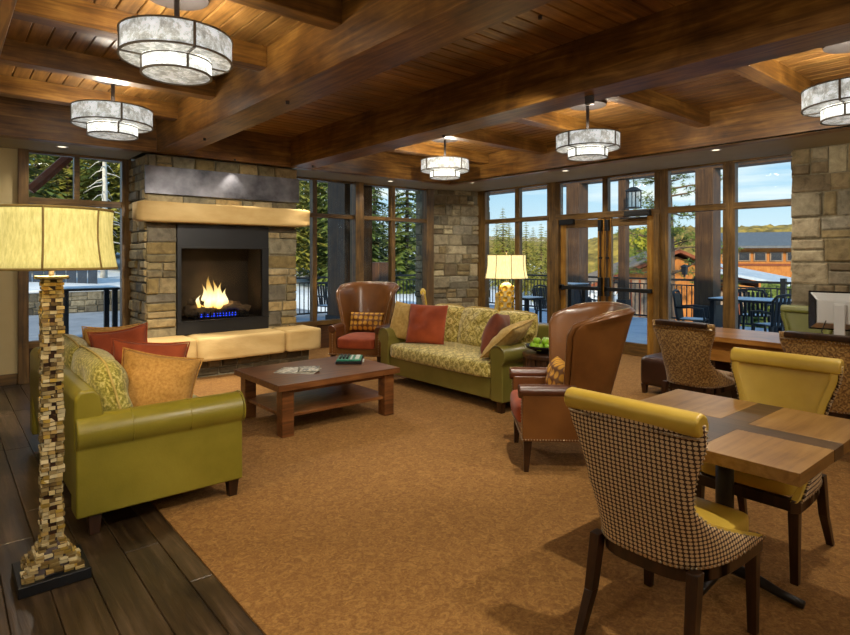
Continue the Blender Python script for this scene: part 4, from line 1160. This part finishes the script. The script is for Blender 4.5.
# lanterns
def lantern(loc, label):
    e = empty('hanging_lantern', loc, 0, label, 'lantern')
    MB().box(-.14, .14, -.14, .14, 0, .03).build('base', 'rail', e)
    m = MB()
    for sx in (-1, 1):
        for sy in (-1, 1): m.box(sx*.12-.012, sx*.12+.012, sy*.12-.012, sy*.12+.012, .03, .42)
    m.build('cage', 'rail', e)
    MB().box(-.1, .1, -.1, .1, .03, .42).build('lantern_glass', 'fireglass', e)
    m = MB(); m.taper((0, 0, .42), (.16, .16), (0, 0, .52), (.05, .05)); m.build('cap', 'rail', e)
    MB().tube([(0, 0, .5), (0, 0, 3.5-loc[2] if loc[2] > 2 else .6)], .012, 6).build('hanger', 'rail', e)
lantern((13.0, 7.55, 2.72), 'black lantern hanging from the porch, above the right glass door')
# small wall lantern on a stand
e = empty('post_lantern', (13.85, 6.7, 1.05), 0, 'small black lantern on the deck railing left of the thick post', 'lantern')
MB().box(-.02, .02, -.02, .02, 0, .05).build('stem', 'rail', e); MB().taper((0, 0, .05), (.045, .045), (0, 0, .24), (.06, .06)).build('lantern_glass', 'rail', e); MB().taper((0, 0, .24), (.08, .08), (0, 0, .30), (.015, .015)).build('cap', 'rail', e)

# retaining wall, fence
wl = empty('retaining_wall', (0, 19, 0), 0, 'low dry-stone retaining wall behind the left window terrace', 'wall')
o = MB().box(-14, 7.5, .03, .6, -.1, .52).build('wall_core', 'mortar', wl)
s_ = MB(); stones(s_, (-14, .03, -.06), (1, 0, 0), (0, -1, 0), 21.5, .62, 44, tones=['6c6a64', '85827a', '9a968a', '5c5a56'], hmin=.14, hmax=.26); s_.build('stone_facing', 'stone', wl)
MB().box(-14, 7.5, -.02, .65, .53, .62).build('snow_cap', 'snow', wl, bevel=.03)
e = empty('slatted_fence', (0, 21.5, 0), 0, 'dark blue-grey board fence above the retaining wall', 'fence')
m = MB()
for k in range(60): m.box(-14+k*.3, -14+k*.3+.27, 0, .03, .3, 1.9)
m.build('fence_boards', 'slate', e); MB().box(-14, 4, .03, .08, 1.6, 1.7).build('fence_rail', 'slate', e)

# terrain
def hgt(x, y):
    s = (y-15)-.75*(x-9)
    n = noise.noise(Vector((x*.08, y*.08, 1)))*.6+noise.noise(Vector((x*.3, y*.3, 5)))*.12
    far = max(0, math.hypot(x, y)-20)
    if s > 0: h = -.35+min(s, 40)*.10*min(1, s/8)
    else: h = -.35+max(-3.2, s*.28)
    k = max(0, min(1, max(y-14.2, x-14.4)/4))
    return -.4*(1-k)+(h+n*.6)*k
m = MB()
def tf(u, v):
    x = -60+u*190; y = -40+v*190; return Vector((x, y, hgt(x, y)-(1.2 if (x < 14.4 and y < 19.2) else 0)))
m.grid(tf, 130, 130); struct(m.build('ground', 'snow', smooth=True))
# hills
def ridge(name, d0, hbase, amp, mat, seed, depth=60, bump_=0):
    m = MB()
    def fn(u, v):
        a = R(-35+u*130); d = d0+v*depth
        t = math.sin(min(1, v*1.6)*math.pi/2)
        h = -4+(hbase+4+amp*noise.noise(Vector((a*3.2, seed, 0)))+amp*.5*noise.noise(Vector((a*9, seed, 2))))*t
        h += t*bump_*max(0, min(1, (math.degrees(a)-54)/12))
        h += t*(noise.noise(Vector((a*90, v*20, seed)))*.9+noise.noise(Vector((a*230, v*50, seed)))*.7)*d0/150
        return Vector((d*math.sin(a), d*math.cos(a), h))
    m.grid(fn, 420, 18); struct(m.build(name, mat, smooth=False))
ridge('hill_near', 130, 6.0, 2.5, 'hill', 3, bump_=3.2)
ridge('hill_far', 260, 10.5, 5, 'hillfar', 9, 90)

# trees
def conifer(seed, h=9, r=1.7, mat='needle', bare=.1):
    rr = random.Random(seed); e = empty('pine_tree')
    MB().tube([(0, 0, -.3), (.03, 0, h*.5), (0, .02, h*.98)], [.16, .09, .01], 8).build('trunk', 'bark', e, smooth=True)
    m = MB(); z = h*bare; 
    while z < h*.985:
        t = (z/h-bare)/(1-bare); L_ = r*(1-t)**.8*rr.uniform(.8, 1.1)+.08; n = int(11+7*(1-t))
        for k in range(n):
            a = rr.uniform(0, 6.28); l = L_*rr.uniform(.65, 1.1); d = Vector((math.cos(a), math.sin(a), 0)); sd = Vector((-d.y, d.x, 0))
            seg = 5; droop = rr.uniform(.15, .4); w = l*.24+.05
            for q in range(seg):
                t0, t1 = q/seg, (q+1)/seg
                p0 = d*l*t0+Vector((0, 0, z-droop*l*t0**1.5)); p1 = d*l*t1+Vector((0, 0, z-droop*l*t1**1.5))
                for s in (-1, 1):
                    ww = w*(1-t0*.7)*rr.uniform(.7, 1.3)
                    tip = p0.lerp(p1, 1.2)+sd*s*ww+Vector((0, 0, -.12*ww-rr.uniform(0, .06)))
                    m.bm.faces.new([m.bm.verts.new(v) for v in (p0, p1, tip)])
        z += h*.028*rr.uniform(.8, 1.2)
    o = m.build('foliage', mat, e); return e
def ground_z(x, y): return hgt(x, y)
cA, cB, cC = conifer(1, 9, 1.9), conifer(2, 11, 2.0, 'needle', .05), conifer(3, 9, 1.8, 'needlegold', .12)
used = set()
def tree_at(px, z, src, lab, sc=1.0):
    X, Y = px; 
    if src not in used: o = src; used.add(src)
    else: o = copy_tree(src)
    o.location = (X, Y, ground_z(X, Y)-.1); o.rotation_euler = (0, 0, random.uniform(0, 6)); o.scale = (sc, sc, sc*random.uniform(.92, 1.1))
    tag(o, lab, 'tree', 'pines beyond the terrace'); return o
def polar(deg, d): a = R(deg); return (d*math.sin(a), d*math.cos(a))
# view bearings: image x -> bearing ; 0 = fireplace normal
def brg(px): return 40+math.degrees(math.atan((px-425)/578))
# left window : dense wall of pines
spec = []
for i, px in enumerate((12, 26, 38, 47, 58, 68, 80, 92, 101, 112, 124, 134)):
    spec.append((px, 25+(i*11) % 17, [cB, cA, cC][i % 3], 1.0, 'left window'))
for i, px in enumerate((285, 300, 306, 314, 322, 331, 340, 349, 360)):
    spec.append((px, 28+(i*9) % 21, [cC, cA, cB][i % 3], 1.1, 'window right of the fireplace'))
spec += [(374, 34, cB, .85, 'pane beside the dark timber post'), (383, 40, cC, .6, 'pane behind the armchair'), (398, 33, cA, .62, 'pane left of the stone corner'), (407, 29, cB, .92, 'pane left of the stone corner'),
         (418, 34, cA, .8, 'pane at the stone corner edge'), (428, 40, cA, .8, 'pane at the stone corner edge')]
spec += [(497, 50, cC, .66, 'corner window, left pane'), (503, 46, cC, .74, 'corner window, left pane'), (509, 58, cC, .70, 'corner window, left pane'), (513, 52, cC, .6, 'corner window, left pane'),
         (526, 50, cC, .72, 'corner window, right pane'), (533, 60, cC, .72, 'corner window, right pane'), (541, 48, cC, .70, 'corner window, right pane'), (546, 56, cC, .7, 'corner window, right pane'),
         (590, 62, cC, .5, 'left glass door'), (597, 70, cC, .55, 'left glass door'), (632, 75, cC, .55, 'right glass door')]
ordw = ['first', 'second', 'third', 'fourth', 'fifth', 'sixth', 'seventh', 'eighth', 'ninth', 'tenth', 'eleventh', 'twelfth']
cnt = {}
for px, d, src, sc, where in spec:
    k = cnt.get(where, 0); cnt[where] = k+1
    a = polar(brg(px), d); tree_at(a, 0, src, 'pine tree outside, %s from the left in the %s' % (ordw[k], where), sc)
# bleached dead tree in front of the pines
rr = random.Random(12); X, Y = polar(brg(104), 23.5)
e = empty('dead_tree', (X, Y, ground_z(X, Y)-.1), 0, 'pale bleached bare tree standing before the pines in the left window', 'tree')
MB().tube([(0, 0, 0), (.03, 0, 3), (0, .04, 6.5)], [.12, .09, .02], 8).build('trunk', 'deadwood', e, smooth=True)
m = MB()
for k in range(46):
    z = 1.2+k*.11; a = rr.uniform(0, 6.28); l = (1.5-z*.18)*rr.uniform(.6, 1.1)
    m.tube([(0, 0, z), (l*.5*math.cos(a), l*.5*math.sin(a), z-.08), (l*math.cos(a), l*math.sin(a), z-.3)], [.025, .016, .005], 5)
m.build('branches', 'deadwood', e, smooth=True)
# loose ponderosa by the right window, its crown spreading across the panes
def ponderosa():
    rr = random.Random(8); e = empty('ponderosa_pine'); h = 12
    MB().tube([(0, 0, -.5), (.1, 0, 5), (0, .1, h)], [.28, .2, .04], 10).build('trunk', 'bark', e, smooth=True)
    br = MB(); m = MB()
    for k in range(64):
        z = 3.2+rr.random()*(h-3.2); a = rr.uniform(0, 6.28); l = 3.0*(1-(z-3.2)/(h-3.2)*.7)*rr.uniform(.6, 1.1)
        d = Vector((math.cos(a), math.sin(a), rr.uniform(-.15, .35))); p = Vector((0, 0, z)); pts = [p]
        for q in range(5): p = p+(d+Vector((rr.uniform(-.25, .25), rr.uniform(-.25, .25), rr.uniform(-.15, .2))))*l/5; pts.append(p)
        br.tube(pts, [.05, .04, .03, .022, .015, .008], 5)
        for q in range(2, 6):
            for t in range(7):
                c = pts[q]+Vector((rr.uniform(-.3, .3), rr.uniform(-.3, .3), rr.uniform(-.15, .2)))
                for s in range(12):
                    v = Vector((rr.gauss(0, 1), rr.gauss(0, 1), rr.gauss(0, 1)+.3)).normalized()*.16; w_ = v.orthogonal().normalized()*.016
                    m.bm.faces.new([m.bm.verts.new(q_) for q_ in (c-w_, c+w_, c+v)])
    br.build('branches', 'bark', e, smooth=True); m.build('foliage', 'needle', e); return e
po = ponderosa(); X, Y = polar(brg(668), 25); po.location = (X, Y, -3.2); tag(po, 'open-branched ponderosa pine spreading behind the panes right of the doors', 'tree')
def bushy(seed, w, h, mat, label, loc, n=2600):
    rr = random.Random(seed); e = empty('leafy_tree', loc, 0, label, 'tree'); m = MB()
    for k in range(n):
        v = Vector((rr.gauss(0, 1), rr.gauss(0, 1), rr.gauss(0, 1))).normalized()*(rr.random()**.4)
        c = Vector((v.x*w*(1.1-.5*max(0, v.z)), v.y*w, h*.55+v.z*h*.45)); d = Vector((rr.gauss(0, 1), rr.gauss(0, 1), rr.gauss(0, 1))).normalized()*.16; q = d.orthogonal().normalized()*.09
        m.bm.faces.new([m.bm.verts.new(x_) for x_ in (c-q, c+d, c+q, c-d)])
    m.build('foliage', mat, e); MB().tube([(0, 0, 0), (0, 0, h*.5)], .12, 8).build('trunk', 'bark', e)
X, Y = polar(brg(650), 42); bushy(1, 1.9, 5.0, 'leaf', 'yellow-green leafy tree seen through the right glass door', (X, Y, -1.2))
X, Y = polar(brg(600), 30); bushy(2, 1.0, 1.6, 'snow', 'snow-dusted shrub seen low through the left glass door', (X, Y, -1.6), 1200)
X, Y = polar(brg(777), 17); bushy(3, .8, 2.2, 'needle', 'dark green shrub beyond the railing left of the stone pillar', (X, Y, -1.3), 1400)

# cabin with low gable
def at(px, d): return Vector((*polar(brg(px), d), 0))
C0 = at(678, 31); ang = math.radians(-50)
cb = empty('cabin', (C0.x, C0.y, -3.2), R(-50), 'orange-brown wooden cabin with a low gable roof beyond the deck', 'cabin')
# local x to the right as seen, local -y to the viewer
MB().box(-3.2, 2.6, 0, 6, 0, 3.6).build('wall', 'siding', cb)
m = MB(); m.prism([(-3.2, 3.6), (2.6, 3.6), (-.05, 4.75)], -.02, 5.9, 'y'); m.box(-1.0, 1.1, -.06, 0, 1.2, 4.35); m.build('gable_wall', 'orange', cb)
m = MB(); m.prism([(-4.2, 3.2), (-.05, 4.95), (-.05, 5.1), (-4.2, 3.38)], -.7, 6.3, 'y'); m.prism([(3.4, 3.3), (-.05, 4.95), (-.05, 5.1), (3.4, 3.48)], -.7, 6.3, 'y'); m.build('roof', 'redtrim', cb)
m = MB(); m.prism([(-4.15, 3.40), (-.05, 5.12), (-.05, 5.2), (-4.15, 3.5)], -.6, 6.2, 'y'); m.build('roof_edge', 'siding', cb)
m = MB()
for k in range(14): m.box(-3.1+k*.42, -3.0+k*.42, -.04, 0, 0, 3.6)
m.build('battens', 'redtrim', cb)
w_ = MB().box(1.2, 2.0, -.08, -.02, 1.6, 3.1).build('window_frame', 'snow', cb); MB().box(1.28, 1.92, -.1, -.08, 1.68, 3.02).build('pane', 'darkpane', w_)
# long orange building
C0 = at(790, 44)
lb = empty('lodge_building', (C0.x, C0.y, -3.2), R(-62), 'long orange building with grey metal roof and a row of small windows', 'building')
MB().box(-4.2, 12, 0, 8, 0, 5.6).build('wall', 'orange', lb)
m = MB(); m.prism([(-.8, 5.45), (4.0, 6.5), (8.8, 5.45), (8.8, 5.3), (4.0, 6.3), (-.8, 5.3)], -5.0, 12.8, 'x'); m.build('roof', 'metalroof', lb)
MB().box(-4.3, 12, -.06, 0, 4.15, 4.3).build('trim_board', 'redtrim', lb)
for k in range(7):
    x = -3.9+k*.92; f = MB().box(x, x+.74, -.08, 0, 4.45, 5.05).build('window_frame', 'siding', lb); MB().box(x+.08, x+.66, -.1, -.07, 4.52, 4.98).build('pane', 'darkpane', f)
# snowy shed
C0 = at(768, 30)
sh = empty('shed', (C0.x, C0.y, -3.0), R(-62), 'low shed with a snowy blue-grey sloping roof below the lodge', 'shed')
MB().box(-2.2, 3.4, 0, 4, 0, 2.9).build('wall', 'siding', sh)
m = MB(); m.hexa([(-2.6, -.6, 3.9), (3.9, -.6, 2.6), (3.9, 4.5, 2.9), (-2.6, 4.5, 4.3), (-2.6, -.6, 4.02), (3.9, -.6, 2.72), (3.9, 4.5, 3.02), (-2.6, 4.5, 4.42)]); m.build('roof', 'blueroof', sh)
m = MB()
for k in range(12): m.box(-2.1+k*.46, -2.0+k*.46, -.05, 0, 0, 2.9)
m.build('battens', 'redtrim', sh)

# ------------------------------------------------------------------ world, sun, camera
W = bpy.data.worlds.new('sky'); bpy.context.scene.world = W; W.use_nodes = True
nt = W.node_tree; n = nt.nodes; l = nt.links; bg = n['Background']
tc = n.new('ShaderNodeTexCoord'); sp = n.new('ShaderNodeSeparateXYZ'); l.new(tc.outputs['Generated'], sp.inputs[0])
rp = n.new('ShaderNodeValToRGB'); l.new(sp.outputs['Z'], rp.inputs[0])
el = rp.color_ramp.elements; el[0].position = 0; el[0].color = lin('c4cfd0'); el[1].position = .35; el[1].color = lin('5f8fb8'); e2 = el.new(.12); e2.color = lin('93b6cc')
mp = n.new('ShaderNodeMapping'); mp.inputs['Scale'].default_value = (1.6, 1.6, 16); l.new(tc.outputs['Generated'], mp.inputs[0])
nz = n.new('ShaderNodeTexNoise'); nz.inputs['Scale'].default_value = 1.6; nz.inputs['Detail'].default_value = 7; l.new(mp.outputs[0], nz.inputs['Vector'])
r2 = n.new('ShaderNodeValToRGB'); r2.color_ramp.elements[0].position = .48; r2.color_ramp.elements[1].position = .70; l.new(nz.outputs['Fac'], r2.inputs[0])
mx = n.new('ShaderNodeMix'); mx.data_type = 'RGBA'; l.new(r2.outputs[0], mx.inputs[0]); l.new(rp.outputs[0], mx.inputs[6]); mx.inputs[7].default_value = lin('e2dfd6')
l.new(mx.outputs[2], bg.inputs[0]); bg.inputs[1].default_value = 1.35
sd = bpy.data.lights.new('sun', 'SUN'); sd.energy = 4.2; sd.angle = R(1.5); sd.color = (1, .80, .55)
so = bpy.data.objects.new('sun', sd); COL.objects.link(so); d = Vector((.75, .55, -.42)); so.rotation_euler = d.to_track_quat('-Z', 'Y').to_euler()

cd = bpy.data.cameras.new('camera'); cam = bpy.data.objects.new('camera', cd); COL.objects.link(cam)
cam.location = (0, 0, 1.53); cam.rotation_euler = (R(90), 0, R(-40)); cd.sensor_width = 36; cd.lens = 578/850*36; cd.shift_y = -60.5/850
cd.clip_end = 800
sc = bpy.context.scene; sc.camera = cam
sc.view_settings.view_transform = 'Standard'; sc.view_settings.look = 'None'; sc.view_settings.exposure = .5; sc.view_settings.gamma = 1
sc.view_settings.use_curve_mapping = False
sc.cycles.max_bounces = 8; sc.cycles.diffuse_bounces = 4; sc.cycles.transparent_max_bounces = 16; sc.cycles.sample_clamp_indirect = 4
sc.cycles.use_denoising = True
